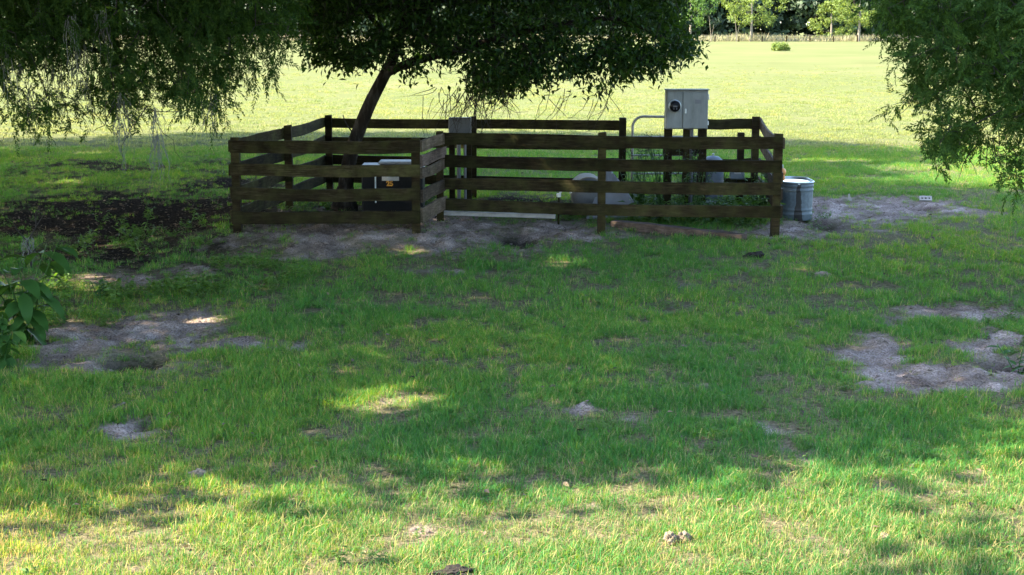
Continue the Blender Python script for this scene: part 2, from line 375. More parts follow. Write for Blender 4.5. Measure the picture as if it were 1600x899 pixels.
def ground_mat():
    m, nt, out = new_mat('ground_soil_and_turf')
    tc = N(nt, 'ShaderNodeTexCoord')
    def noise(sc, det=6, rough=.6):
        n = N(nt, 'ShaderNodeTexNoise'); n.inputs['Scale'].default_value = sc; n.inputs['Detail'].default_value = det; n.inputs['Roughness'].default_value = rough
        nt.links.new(tc.outputs['Object'], n.inputs['Vector']); return n
    nf = noise(28); nm = noise(2.2); nb = noise(.09, 5); ns = noise(60, 4)
    thatch = ramp(nt, [(.35, (0.06, 0.062, 0.03)), (.52, (0.125, 0.115, 0.068)), (.72, (0.19, 0.15, 0.105))], nf.outputs['Fac'])
    fieldc = ramp(nt, [(.35, (0.096, 0.115, 0.05)), (.5, (0.107, 0.122, 0.056)), (.65, (0.12, 0.129, 0.062))], nb.outputs['Fac'])
    # thatch near, closed turf in the far pasture where blades are too small to tell apart
    sx = N(nt, 'ShaderNodeSeparateXYZ'); nt.links.new(tc.outputs['Object'], sx.inputs[0])
    mr = N(nt, 'ShaderNodeMapRange'); mr.inputs[1].default_value = 22; mr.inputs[2].default_value = 42; nt.links.new(sx.outputs[1], mr.inputs[0])
    m1 = N(nt, 'ShaderNodeMix', data_type='RGBA'); nt.links.new(mr.outputs[0], m1.inputs[0]); nt.links.new(thatch.outputs[0], m1.inputs[6]); nt.links.new(fieldc.outputs[0], m1.inputs[7])
    sandc = ramp(nt, [(.3, (0.12, 0.09, 0.075)), (.5, (0.265, 0.21, 0.182)), (.7, (0.42, 0.345, 0.305))], nm.outputs['Fac'])
    sf = ramp(nt, [(.36, (.42, .4, .38)), (.5, (.95, .95, .95)), (.62, (1.2, 1.2, 1.2))], ns.outputs['Fac'])
    sm = N(nt, 'ShaderNodeMix', data_type='RGBA', blend_type='MULTIPLY'); sm.inputs[0].default_value = 1; nt.links.new(sandc.outputs[0], sm.inputs[6]); nt.links.new(sf.outputs[0], sm.inputs[7])
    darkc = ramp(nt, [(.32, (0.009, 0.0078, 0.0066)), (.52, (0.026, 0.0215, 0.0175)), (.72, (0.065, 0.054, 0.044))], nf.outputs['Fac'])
    def mask(name, a, b):
        at = N(nt, 'ShaderNodeAttribute', attribute_name=name)
        mx = N(nt, 'ShaderNodeMix', data_type='RGBA'); nt.links.new(at.outputs['Fac'], mx.inputs[0]); nt.links.new(a, mx.inputs[6]); nt.links.new(b, mx.inputs[7]); return mx.outputs[2]
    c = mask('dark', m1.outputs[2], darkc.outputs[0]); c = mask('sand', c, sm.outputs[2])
    wet = N(nt, 'ShaderNodeRGB'); wet.outputs[0].default_value = (0.007, 0.005, 0.004, 1)
    c = mask('hole', c, wet.outputs[0])
    b = N(nt, 'ShaderNodeBsdfPrincipled'); b.inputs['Roughness'].default_value = 1; b.inputs['Specular IOR Level'].default_value = 0
    nt.links.new(c, b.inputs['Base Color'])
    bp = N(nt, 'ShaderNodeBump'); bp.inputs['Strength'].default_value = .9; bp.inputs['Distance'].default_value = .05
    nt.links.new(nf.outputs['Fac'], bp.inputs['Height']); nt.links.new(bp.outputs[0], b.inputs['Normal'])
    nt.links.new(b.outputs[0], out.inputs[0]); return m
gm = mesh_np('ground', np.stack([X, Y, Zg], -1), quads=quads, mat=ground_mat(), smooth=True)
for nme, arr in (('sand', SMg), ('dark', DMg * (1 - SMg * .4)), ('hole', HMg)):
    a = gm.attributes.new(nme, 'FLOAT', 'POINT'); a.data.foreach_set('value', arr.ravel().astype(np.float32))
ground = link('ground', gm); tag(ground, 'green pasture ground with bare grey sandy patches', None, None, 'structure')
def gz(x, y): return float(ground_z(np.array([x]), np.array([y]))[0])
def on(u, v):
    p = G(u, v); return np.array([p[0], p[1], gz(p[0], p[1])])

# ------------------------------------------------------------------ board fence
fence = thing('board_fence', 'dark weathered four rail board fence enclosing the small utility yard', 'fence', (0, 20, 0))
def fpt(u, vtop, z=1.38):            # plan position of a post from the pixel of its top
    d = ray(u, vtop); t = (z - H) / d[2]; return np.array([d[0] * t, d[1] * t])
def post(xy, h=1.40, w=.11, mat='post', lean=(0, 0), name='post'):
    mb = MB(); z0 = gz(*xy) - .15
    segs = 5; V = []; F_ = []
    for i in range(segs + 1):
        z = z0 + (h - z0) * i / segs; s = w / 2 * (1 + random.uniform(-.04, .04))
        ox = lean[0] * (z / h) ; oy = lean[1] * (z / h)
        for a, b in ((-1, -1), (1, -1), (1, 1), (-1, 1)): V.append((xy[0] + a * s + ox, xy[1] - 20 + b * s + oy, z + (random.uniform(-.012, .012) if i == segs else 0)))
    for i in range(segs):
        for k in range(4): F_.append((i * 4 + k, i * 4 + (k + 1) % 4, i * 4 + 4 + (k + 1) % 4, i * 4 + 4 + k))
    F_.append((segs * 4, segs * 4 + 1, segs * 4 + 2, segs * 4 + 3))
    mb.add(V, F_); return mb.build(name, M[mat], fence)
def rail(a, b, z0, z1, hgt=.165, th=.032, sag=0.0, mat='rail', twist=0.0, seg=10, side=None):
    """board from plan point a to b, centre heights z0, z1, with a slightly wandering edge"""
    a = np.array(a, float); b = np.array(b, float); Ln = float(np.linalg.norm(b - a)); ang = math.atan2(b[1] - a[1], b[0] - a[0])
    V = []; F_ = []
    ph = random.uniform(0, 6)
    for i in range(seg + 1):
        t = i / seg; x = Ln * t
        z = z0 + (z1 - z0) * t - sag * 4 * t * (1 - t) + math.sin(ph + t * 7) * .007
        hh = hgt / 2 * (1 + random.uniform(-.03, .03)); dy = math.sin(ph * 2 + t * 4) * .006
        ex = random.uniform(-.006, .006) if i in (0, seg) else 0
        for yy, zz in ((-th / 2, -hh), (th / 2, -hh), (th / 2, hh), (-th / 2, hh)):
            V.append((x + ex, yy + dy + twist * (t - .5) * zz, z + zz + (random.uniform(-.006, .006) if i in (0, seg) else random.uniform(-.002, .002))))
    for i in range(seg):
        for k in range(4): F_.append((i * 4 + k, i * 4 + 4 + k, i * 4 + 4 + (k + 1) % 4, i * 4 + (k + 1) % 4))
    F_.append((0, 1, 2, 3)); F_.append((seg * 4 + 3, seg * 4 + 2, seg * 4 + 1, seg * 4))
    mb = MB().add(V, F_)
    return mb.build('rail', M[mat], fence, (a[0], a[1] - 20, 0), (0, 0, ang))
ZR = [1.285, .965, .645, .34]
A = fpt(367, 218); B = fpt(649, 218); C_ = fpt(687, 207); Dm = fpt(941, 210); E = fpt(1215, 213)
A = np.array([A[0], 19.7]); B = np.array([B[0], 19.7])
BL = np.array([P(513, 180, 25.0)[0], 25.0]); BR1 = np.array([P(973, 188, 24.2)[0], 24.2]); BR2 = np.array([P(1181, 188, 24.2)[0], 24.2])
OFF = .072                              # rails nailed to the outer face of the posts
ctr = np.array([0, 22.3])
def run(a, b, zs=ZR, ext=(.05, .05), **kw):
    a = np.array(a); b = np.array(b); d = (b - a) / np.linalg.norm(b - a); n = np.array([-d[1], d[0]])
    if np.dot(n, ctr - (a + b) / 2) > 0: n = -n
    for i, z in enumerate(zs):
        rail(a + n * OFF - d * ext[0], b + n * OFF + d * ext[1], z + random.uniform(-.018, .018), z + random.uniform(-.018, .018), **{**dict(twist=random.uniform(-.3, .3), sag=random.uniform(0, .018), hgt=random.uniform(.158, .172)), **kw})
# front-left bay
run(A, B, ext=(.06, .06))
for p in (A, B): post(p)
# left side, two bays
ML = (A + BL) / 2 + np.array([.01, 0])
post(ML); post(BL)
run(A, ML, ext=(0.03, .0)); run(ML, BL, ext=(.0, .055))
# back run
run(BL, BR1, zs=[z + (0.0) for z in ZR], ext=(.05, .05)); post(BR1); post((BL + BR1) / 2)
# short return with greyer, uneven boards
dirR = (C_ - B) / np.linalg.norm(C_ - B); nR = np.array([dirR[1], -dirR[0]])
for z, m_, h_ in ((1.29, 'grey_board', .15), (1.09, 'timber', .15), (.92, 'grey_board', .14), (.62, 'grey_board', .17), (.36, 'grey_board', .2)):
    rail(B + nR * .075, C_ + nR * .075 + dirR * .02, z, z + .015, hgt=h_, mat=m_, seg=5)
post(C_, h=1.39, w=.1)
# front-right run of two bays
run(C_ + np.array([.06, 0]), E, ext=(.0, .07), sag=.012, seg=16)
post(Dm + np.array([0, .02])); post(E, h=1.41, lean=(.015, 0))
# right side: sagging top rail, fallen brace
post(BR2, h=1.42); 
run(np.array([P(1100, 188, 24.2)[0], 24.2]), BR2, zs=ZR, ext=(.0, .05))
post(np.array([P(1100, 188, 24.2)[0] - .03, 24.2]))
MR = (BR2 + E) / 2 + np.array([.05, 0.1])
rail(BR2 + np.array([.075, .05]), E + np.array([.085, -.05]), 1.33, 1.29, sag=.10, mat='grey_board')
rail(BR2 + np.array([.075, .05]), E + np.array([.085, .0]), 1.02, .80, sag=.02, mat='grey_board')
rail(BR2 + np.array([.075, .05]), E + np.array([.085, .0]), .66, .58, mat='grey_board')
rail(BR2 + np.array([.075, .05]), E + np.array([.085, .0]), .36, .33, mat='grey_board')
for o in [c for c in bpy.data.objects if c.parent == fence]: pass

# ------------------------------------------------------------------ tube gate in the back of the yard
g0 = P(987, 300, 24.1); gx0 = g0[0]; gx1 = P(1096, 300, 24.1)[0]
gate = thing('tube_gate', 'bent steel tube gate with rounded corner beside the grey meter box', 'gate', (gx0, 24.1, 0))
w = gx1 - gx0; zt, zb, rr = 1.43, .2, .17
pts = [(0, 0, zb + rr)]
pts += [(0, 0, zt - rr)] + [(rr - rr * math.cos(a), 0, zt - rr + rr * math.sin(a)) for a in np.linspace(.2, math.pi / 2, 6)]
pts += [(w - rr, 0, zt - .01)] + [(w - rr + rr * math.sin(a), 0, zt - rr + rr * math.cos(a)) for a in np.linspace(.2, math.pi / 2, 6)]
pts += [(w, 0, zb + rr)] + [(w - rr + rr * math.cos(a), 0, zb + rr - rr * math.sin(a)) for a in np.linspace(.2, math.pi / 2, 6)]
pts += [(rr, 0, zb)] + [(rr - rr * math.sin(a), 0, zb + rr - rr * math.cos(a)) for a in np.linspace(.2, math.pi / 2, 6)]
MB().tube(pts, .021, 8).build('frame', M['tube_steel'], gate, smooth=True)
for z in (.5, .8, 1.1):
    MB().tube([(0.01, 0, z), (w - .01, 0, z)], .016, 8).build('bar', M['tube_steel'], gate, smooth=True)

# ------------------------------------------------------------------ electric meter cabinet on posts
YM = 22.2
c0 = P(1040, 202, YM); c1 = P(1107, 141, YM); bw = c1[0] - c0[0]; bh = c1[2] - c0[2]
meter = thing('meter_box', 'large grey metal electric meter cabinet with round dark meter on posts', 'meter box', ((c0[0] + c1[0]) / 2, YM, 0))
zc_ = (c0[2] + c1[2]) / 2; dp = .2
MB().box((0, dp / 2, zc_), (bw, dp, bh), .008).build('cabinet', M['grey_paint'], meter, smooth=False)
wl = bw * .385
MB().box((-bw / 2 + wl / 2 + .006, -.012, zc_ - .008), (wl - .012, .02, bh - .04), .006).build('cover', M['grey_paint'], meter)
MB().box((wl / 2 + .002, -.012, zc_ - .008), (bw - wl - .014, .022, bh - .04), .006).build('door', M['grey_paint'], meter)
MB().box((0, dp / 2 - .012, zc_ + bh / 2 + .006), (bw + .03, dp + .06, .014), .004).build('rain_hood', M['grey_paint'], meter)
mx_, mz_ = -bw / 2 + wl * .52, zc_ + bh * .095
ring = MB().lathe([(.088, 0), (.096, .006), (.096, .03), (.086, .036)], 28).build('meter_ring', M['galv'], meter, (mx_, -.024, mz_), (R(90), 0, 0), True)
dial = MB().lathe([(.086, 0), (.086, .05), (.078, .085), (.05, .1), (.0001, .104)], 28).build('meter_glass', M['black_gl'], meter, (mx_, -.026, mz_), (R(90), 0, 0), True)
MB().box((0, .003, 0), (.06, .012, .02)).box((-.02, .003, -.035), (.012, .012, .03)).box((.02, .003, -.035), (.012, .012, .03)).build('dial_plate', M['grey_dark'], meter, (mx_, -.132, mz_))
MB().box((bw / 2 + .01, .02, zc_ + bh * .28), (.02, .03, .03), .004).build('latch', M['galv'], meter)
for zz in (-.2, .2): MB().box((bw / 2 + .004, -.006, zc_ + zz), (.016, .028, .06), .003).build('hinge', M['galv'], meter)
MB().box((wl / 2 - bw / 2 + wl / 2 + .05, -.026, zc_ - .02), (.025, .016, .07), .004).build('hasp', M['galv'], meter)
MB().box((.16, -.0255, zc_ + .12), (.09, .003, .06)).build('label', M['tank_grey'], meter)
for px, ww in ((1047, .12), (1076, .1), (1101, .13)):
    x = P(px, 200, YM)[0] - meter.location.x
    MB().box((x, dp + .06, (c0[2] + .25) / 2), (ww, .1, c0[2] + .25), .006).build('post', M['post'], meter)
MB().box((0, dp + .13, c0[2] - .35), (bw, .035, .14), .004).build('cross_board', M['post'], meter)
MB().tube([(.09, .1, c0[2] + .02), (.09, .1, -.1)], .028, 10).build('conduit', M['grey_dark'], meter, smooth=True)

# ------------------------------------------------------------------ small utility box with conduits at the back-left
YB = 22.6
p0 = P(701, 206, YB); p1 = P(736, 184, YB); ub_w = p1[0] - p0[0]; ub_h = .34
ub = thing('utility_box', 'small grey electrical box with pale conduits on posts behind the rails', 'electrical box', ((p0[0] + p1[0]) / 2, YB, 0))
MB().box((0, .06, p1[2] - ub_h / 2), (ub_w, .14, ub_h), .008).build('enclosure', M['grey_dark'], ub)
MB().box((0, -.018, p1[2] - ub_h / 2), (ub_w - .03, .014, ub_h - .03), .004).build('cover', M['grey_dark'], ub)
for x in (-.13, .13):
    MB().box((x, .18, (p1[2] - .02) / 2 - .1), (.09, .09, p1[2] + .16), .006).build('post', M['post'], ub)
for x, r_ in ((-.02, .03), (.075, .021)):
    MB().tube([(x, .02, p1[2] - ub_h + .01), (x, .02, .5), (x + .005, .02, -.1)], r_, 10).build('conduit', M['tank_grey'], ub, smooth=True)

# ------------------------------------------------------------------ black bin with white lids, number and label
YC = 21.6
q0 = P(568, 300, YC); q1 = P(640, 262, YC); cw = .9
bin_ = thing('black_bin', 'black box with white lids, white label and orange number behind the rails', 'storage box', ((q0[0] + q1[0]) / 2 + .08, YC, 0))
zt = P(600, 262, YC)[2]
MB().box((0, .3, zt / 2 - .02), (cw, .6, zt), .02).build('body', M['black'], bin_)
MB().box((-cw * .27, -.006, zt * .62), (.02, .012, zt * .5)).build('seam', M['galv'], bin_)
MB().box((0, .3, zt + .0), (cw + .05, .66, .035), .012).build('lid', M['white_lid'], bin_)
MB().box((.06, .38, zt + .05), (cw * .62, .4, .04), .015).build('upper_lid', M['white_lid'], bin_)
lb = P(610, 279, YC - .01)
MB().box((0, 0, 0), (.25, .006, .07)).build('label', M['label'], bin_, (lb[0] - bin_.location.x, -.008, lb[2]))
def text(body, size, mat, parent, loc, rot=(R(90), 0, 0), name='number', ext=.002):
    cu = bpy.data.curves.new(name, 'FONT'); cu.body = body; cu.size = size; cu.extrude = ext; cu.align_x = 'CENTER'; cu.align_y = 'CENTER'; cu.offset = .004
    me_o = bpy.data.objects.new(name, cu); COL.objects.link(me_o)
    dg = bpy.context.evaluated_depsgraph_get(); me = bpy.data.meshes.new_from_object(me_o.evaluated_get(dg))
    bpy.data.objects.remove(me_o); me.materials.clear(); me.materials.append(mat)
    return link(name, me, parent, loc, rot)
nb = P(609, 287.5, YC - .01)
text('25', .1, M['orange_print'], bin_, (nb[0] - bin_.location.x, -.006, nb[2]))

# ------------------------------------------------------------------ tanks and clutter inside the yard
def place(u, v, Yd, name, label, cat): p = P(u, v, Yd); return thing(name, label, cat, (p[0], p[1], gz(p[0], p[1])))
t = place(920, 300, 22.3, 'horizontal_tank', 'round grey tank lying on its side with tan top painted as lit behind rails', 'tank')
r0 = .27; zc2 = P(920, 278, 22.3)[2] - r0 - t.location.z
prof = [(.0001, -.06), (.13, -.05), (.22, -.02), (r0 - .01, .03), (r0 - .008, .06), (r0 - .008, .8), (.2, .88), (.0001, .9)]
MB().lathe(prof, 30).build('shell', M['tank_grey'], t, (0, 0, zc2), (R(-90), 0, 0), True)
MB().lathe([(r0 - .012, 0), (r0 + .008, .005), (r0 + .008, .04), (r0 - .012, .045)], 30).build('band', M['tan'], t, (0, .03, zc2), (R(-90), 0, 0), True)
for yy in (.2, .65): MB().box((0, yy, zc2 / 2 - .1), (.3, .08, zc2 - .1)).build('cradle', M['post'], t)
arc = [(math.cos(a) * (r0 + .001), .1, zc2 + math.sin(a) * (r0 + .001)) for a in np.linspace(.6, 2.5, 14)]
V = []; F_ = []
for i, (x, y, z) in enumerate(arc): V += [(x, .08, z), (x, .78, z), (x * .97, .78, zc2 + (z - zc2) * .97), (x * .97, .08, zc2 + (z - zc2) * .97)]
for i in range(len(arc) - 1):
    b = i * 4
    for k in range(4): F_.append((b + k, b + 4 + k, b + 4 + (k + 1) % 4, b + (k + 1) % 4))
F_ += [(0, 1, 2, 3), (len(arc) * 4 - 1, len(arc) * 4 - 2, len(arc) * 4 - 3, len(arc) * 4 - 4)]
MB().add(V, F_).build('lit_top', M['tan'], t)  # tan skin over the upper shell, its colour standing in for light there

# pale sheet thrown over a heap
sp = P(957, 316, 22.5); sheet = thing('sheet_covered_heap', 'pale grey sheet draped over a peaked heap beside the round tank', 'tarp', (sp[0], 22.5, gz(sp[0], 22.5)))
n = 26; V = []; F_ = []
pk = P(950, 259, 22.5)[2] - sheet.location.z
for i in range(n + 1):
    for j in range(n + 1):
        a, b = i / n * 2 - 1, j / n * 2 - 1
        r_ = max(abs(a), abs(b)); x = a * .42 + (.06 if a > 0 else 0) * r_; y = b * .42
        th = math.atan2(b, a)
        z = pk * (1 - r_) ** 1.15 + .06 * (1 - abs(2 * r_ - 1)) + .035 * math.sin(th * 6 + 2 * r_) * r_ * (1.2 - r_)
        V.append((x - .08 * (1 - r_), y, max(z, .005)))
for i in range(n):
    for j in range(n): F_.append((i * (n + 1) + j, (i + 1) * (n + 1) + j, (i + 1) * (n + 1) + j + 1, i * (n + 1) + j + 1))
o = MB().add(V, F_).build('sheet', M['tarp'], sheet, smooth=False)
sol = o.modifiers.new('thickness', 'SOLIDIFY'); sol.thickness = .006
sub = MB().lathe([(.24, 0), (.16, pk * .45), (.05, pk * .8), (.0001, pk * .85)], 10).build('heap', M['soil'], sheet)

t = place(1113, 300, 23.0, 'pressure_tank', 'upright blue grey pressure tank with domed top near the meter posts', 'tank')
zt_ = P(1113, 243, 23.0)[2] - t.location.z
MB().lathe([(.15, 0), (.16, .06), (.17, .1), (.17, zt_ - .16), (.15, zt_ - .07), (.09, zt_ - .02), (.0001, zt_)], 28).build('shell', M['bluegrey'], t, smooth=True)
MB().lathe([(.172, 0), (.176, .004), (.176, .02), (.172, .024)], 28).build('seam', M['bluegrey'], t, (0, 0, zt_ * .55), smooth=True)
MB().tube([(0, 0, zt_ - .03), (0, 0, zt_ + .03)], .018, 8).build('valve', M['galv'], t, smooth=True)
t = place(1086, 300, 22.8, 'pump_housing', 'low grey pump housing tucked between the meter posts', 'pump')
zt_ = P(1086, 268, 22.8)[2] - t.location.z
MB().box((0, .12, zt_ / 2), (.32, .3, zt_), .04).build('cover', M['grey_dark'], t)
MB().tube([(-.05, -.06, zt_ * .5), (-.05, -.03, zt_ * .5)], .06, 14).build('end_cap', M['tank_grey'], t, smooth=True)
MB().tube([(.12, -.04, zt_ * .3), (.25, -.04, zt_ * .3), (.3, -.04, zt_ * .3), (.3, -.04, 0)], .02, 8).build('pipe', M['white_pvc'], t, smooth=True)
t = place(1157, 300, 22.6, 'control_box', 'small blue grey control box with white label on a short wooden post', 'control box')
zt_ = P(1157, 208, 22.6)[2] - t.location.z
MB().box((0, .1, zt_ / 2 - .1), (.1, .1, zt_ + .2), .006).build('post', M['post'], t)
zb_ = P(1152, 271, 22.5)[2] - t.location.z
MB().box((-.06, 0, zb_), (.22, .1, .2), .012).build('box', M['bluegrey'], t)
MB().box((-.06, -.053, zb_ + .01), (.1, .006, .05)).build('label', M['label'], t)
for k in range(3): MB().box((-.06, -.058, zb_ + .025 - k * .014), (.08, .004, .005)).build('print_line', M['print'], t)
# white bent pipe stub
a_ = P(873, 318, 21.6)
wp = thing('pipe_stub', 'short white bent pipe standing left of the round tank', 'pipe', (a_[0], 21.6, gz(a_[0], 21.6)))
zz = P(873, 302, 21.6)[2] - wp.location.z
MB().tube([(0, 0, zz - .05), (0, 0, zz - .03), (.02, 0, zz), (.05, 0, zz + .05), (.09, 0, zz + .08), (.15, 0, zz + .06), (.18, 0, zz)], .016, 8).build('tube', M['white_pvc'], wp, smooth=True)
MB().tube([(0, 0, -.1), (0, 0, zz - .05)], .014, 8).build('riser', M['post'], wp, smooth=True)
MB().lathe([(.02, 0), (.034, .005), (.034, .05), (.02, .055)], 12).build('collar', M['white_pvc'], wp, (0, 0, zz - .06), smooth=True)
# white pipe lying along the bottom of the rails
a_, b_ = G(690, 333, .06), G(868, 339, .06)
a_[1] = b_[1] = 21.15; a_ = P(690, 333, 21.25); b_ = P(868, 338.5, 21.25)
wp = thing('white_board', 'long white board lying along the foot of the right fence run', 'board', ((a_[0] + b_[0]) / 2, 21.25, 0))
dx = (b_[0] - a_[0]); MB().box((0, 0, 0), (dx, .05, .065), .01).build('board', M['white_lid'], wp, (0, 0, (a_[2] + b_[2]) / 2), (0, math.atan2(a_[2] - b_[2], dx), 0))
# a second pale strip inside the left yard
a_ = G(465, 330, .05)
wp = thing('pale_strip', 'thin pale strip lying on the dirt inside the left fence bay', 'board', (a_[0], 21.0, gz(a_[0], 21) + .02), R(4))
MB().box((0, 0, 0.03), (.5, .05, .025), .006).build('strip', M['white_lid'], wp)
# old timber in front of the fence
a_, b_ = on(958, 356), on(1163, 378)
tb = thing('timber_beam', 'long old timber beam lying on the grass in front of the fence', 'timber', tuple((a_ + b_) / 2), math.atan2(b_[1] - a_[1], b_[0] - a_[0]))
Lb = float(np.linalg.norm((b_ - a_)[:2]))
V = []; F_ = []
for i in range(13):
    tt = i / 12; x = (tt - .5) * Lb; dz = math.sin(tt * 5) * .008
    for yy, zz in ((-.07, -.05), (.07, -.05), (.07, .105), (-.07, .1)): V.append((x, yy + random.uniform(-.006, .006), zz + dz + random.uniform(-.006, .006)))
for i in range(12):
    for k in range(4): F_.append((i * 4 + k, i * 4 + 4 + k, i * 4 + 4 + (k + 1) % 4, i * 4 + (k + 1) % 4))
F_ += [(0, 1, 2, 3), (51, 50, 49, 48)]
MB().add(V, F_).build('beam', M['timber'], tb)

# ------------------------------------------------------------------ galvanised stock tank
def tank_mat():
    m = solid('galvanised_tank_wall', (0.075, 0.1, 0.118), 0.62, 0.1, var=0.25, scale=18, bump=.05)
    nt = m.node_tree; b = [n for n in nt.nodes if n.type == 'BSDF_PRINCIPLED'][0]; src = b.inputs['Base Color'].links[0].from_socket
    tc = N(nt, 'ShaderNodeTexCoord'); sp_ = N(nt, 'ShaderNodeSeparateXYZ'); nt.links.new(tc.outputs['Object'], sp_.inputs[0])
    n = N(nt, 'ShaderNodeTexNoise'); n.inputs['Scale'].default_value = 9; n.inputs['Detail'].default_value = 5; nt.links.new(tc.outputs['Object'], n.inputs['Vector'])
    # |x - x0 + wobble| < w(z)
    a = N(nt, 'ShaderNodeMath', operation='MULTIPLY_ADD'); a.inputs[1].default_value = .07; nt.links.new(n.outputs['Fac'], a.inputs[0]); nt.links.new(sp_.outputs[0], a.inputs[2])
    a2 = N(nt, 'ShaderNodeMath', operation='ADD'); a2.inputs[1].default_value = -.035 + .01; nt.links.new(a.outputs[0], a2.inputs[0])
    ab = N(nt, 'ShaderNodeMath', operation='ABSOLUTE'); nt.links.new(a2.outputs[0], ab.inputs[0])
    wz = N(nt, 'ShaderNodeMapRange'); wz.inputs[1].default_value = .0; wz.inputs[2].default_value = .56; wz.inputs[3].default_value = .075; wz.inputs[4].default_value = .018; nt.links.new(sp_.outputs[2], wz.inputs[0])
    lt = N(nt, 'ShaderNodeMath', operation='LESS_THAN'); nt.links.new(ab.outputs[0], lt.inputs[0]); nt.links.new(wz.outputs[0], lt.inputs[1])
    fr = N(nt, 'ShaderNodeMath', operation='LESS_THAN'); fr.inputs[1].default_value = 0; nt.links.new(sp_.outputs[1], fr.inputs[0])
    top = N(nt, 'ShaderNodeMath', operation='LESS_THAN'); top.inputs[1].default_value = .57; nt.links.new(sp_.outputs[2], top.inputs[0])
    f1 = N(nt, 'ShaderNodeMath', operation='MULTIPLY'); nt.links.new(lt.outputs[0], f1.inputs[0]); nt.links.new(fr.outputs[0], f1.inputs[1])
    f2 = N(nt, 'ShaderNodeMath', operation='MULTIPLY'); nt.links.new(f1.outputs[0], f2.inputs[0]); nt.links.new(top.outputs[0], f2.inputs[1])
    mx = N(nt, 'ShaderNodeMix', data_type='RGBA'); nt.links.new(f2.outputs[0], mx.inputs[0]); nt.links.new(src, mx.inputs[6]); mx.inputs[7].default_value = (.012, .012, .012, 1)
    nt.links.new(mx.outputs[2], b.inputs['Base Color'])
    me_ = N(nt, 'ShaderNodeMath', operation='MULTIPLY_ADD'); me_.inputs[1].default_value = -.1; me_.inputs[2].default_value = .1; nt.links.new(f2.outputs[0], me_.inputs[0]); nt.links.new(me_.outputs[0], b.inputs['Metallic'])
    return m
YT = 22.3
tk = P(1246, 340, YT); tr = .255; TH = .575; LEN = .42          # round-ended tank, long side away from the camera
tank = thing('stock_tank', 'galvanised steel stock tank of water with a black leak streak by the corner post', 'water tank', (P(1243, 335, YT)[0], YT, gz(tk[0], YT) - .01))
def stadium(r, n=20):
    pts = [(r * math.cos(a), -r * 0 + r * math.sin(a)) for a in np.linspace(math.pi, 2 * math.pi, n)]
    return pts + [(x, -y + LEN) for x, y in pts[::-1]]
def loft(prof, name, mat, ribs=False, cap=None):
    V = []; F_ = []; m_ = 40 if not ribs else 120
    for r, z, rb in prof:
        pts = stadium(r, m_ // 2)
        for k, (x, y) in enumerate(pts):
            if rb: s = 1 + .005 * (1 if (k % 6) < 3 else -1); cx, cy = 0, min(max(y, 0), LEN); x, y = cx + (x - cx) * s, cy + (y - cy) * s
            V.append((x, y, z))
    n_ = m_
    for i in range(len(prof) - 1):
        for k in range(n_): F_.append((i * n_ + k, i * n_ + (k + 1) % n_, (i + 1) * n_ + (k + 1) % n_, (i + 1) * n_ + k))
    if cap is not None: F_.append(tuple((len(prof) - 1) * n_ + k for k in range(n_)))
    return MB().add(V, F_).build(name, mat, tank, smooth=True)
pr = [(.235, 0, 0), (.245, .02, 0), (.243, .07, 0), (.252, .085, 0), (.252, .1, 0), (.243, .115, 0), (.243, .14, 0), (.252, .155, 0), (.252, .17, 0), (.245, .185, 0), (.246, .2, 1), (.25, .42, 1), (.25, .435, 0), (.26, .45, 0), (.26, .465, 0), (.25, .48, 0), (.251, .5, 0), (.261, .515, 0), (.261, .53, 0), (.252, .545, 0), (.255, TH - .01, 0)]
loft(pr, 'shell', tank_mat(), ribs=True)
loft([(.25, TH - .012, 0), (.262, TH - .012, 0), (.268, TH, 0), (.262, TH + .012, 0), (.25, TH + .012, 0), (.244, TH - .005, 0), (.236, TH - .03, 0), (.232, .02, 0)], 'rim', M['galv'])
loft([(.238, TH - .024, 0), (.2425, TH - .01, 0)], 'water', M['water'], cap=True)
MB().tube([(-.01, -.265, .565), (-.01, -.252, .565)], .018, 12).build('drain_plug', M['white_pvc'], tank, smooth=True)
of = P(1223, 268, 21.2)
ft = thing('float_valve', 'faded orange float fitting hung at the tank rim by the corner post', 'float valve', of)
MB().lathe([(.0001, -.06), (.03, -.055), (.048, -.03), (.05, 0), (.04, .025), (.02, .045), (.0001, .05)], 18).build('float', M['orange'], ft, smooth=True)
MB().lathe([(.03, -.13), (.036, -.12), (.036, -.07), (.02, -.055)], 14).build('neck', M['orange'], ft, smooth=True)
MB().tube([(0, 0, .04), (.0, 0, .09), (-.06, .0, .1)], .008, 8).build('stem', M['galv'], ft, smooth=True)

# ------------------------------------------------------------------ small things on the grass
def lump(u, v, wid, hgt, dep, mat, name, label, cat, seed=0, zoff=0, rough=.5, group=None):
    p = on(u, v); rg = np.random.default_rng(seed)
    o = thing(name, label, cat, (p[0], p[1], p[2] + zoff), rg.uniform(-.5, .5), group)
    import bmesh
    bm = bmesh.new(); bmesh.ops.create_icosphere(bm, subdivisions=4, radius=1)
    for v_ in bm.verts:
        c = np.array(v_.co); k = 1 + rough * 2 * (fbm(c[0] * 2 + seed, c[1] * 2 + c[2] * 1.7, seed) - .5) + rough * 1.6 * (fbm(c[0] * 5 + c[2] * 3, c[1] * 5 + c[2] * 4, seed + 3) - .5) + rough * .8 * (vnoise(c[0] * 16 + c[2] * 9, c[1] * 16 + c[2] * 11, seed + 5) - .5)
        v_.co = Vector((c[0] * wid / 2 * k, c[1] * dep / 2 * k, max(c[2] * k, -.35) * hgt / 2 + hgt * .3))
    me = bpy.data.meshes.new('lump'); bm.to_mesh(me); bm.free(); me.materials.append(M[mat])
    link('body', me, o); return o
lump(311, 752, .125, .075, .09, 'clod', 'dirt_clod', 'pale dry lump lying at the edge of the sunlit grass', 'clod', 1, -.01, .35)
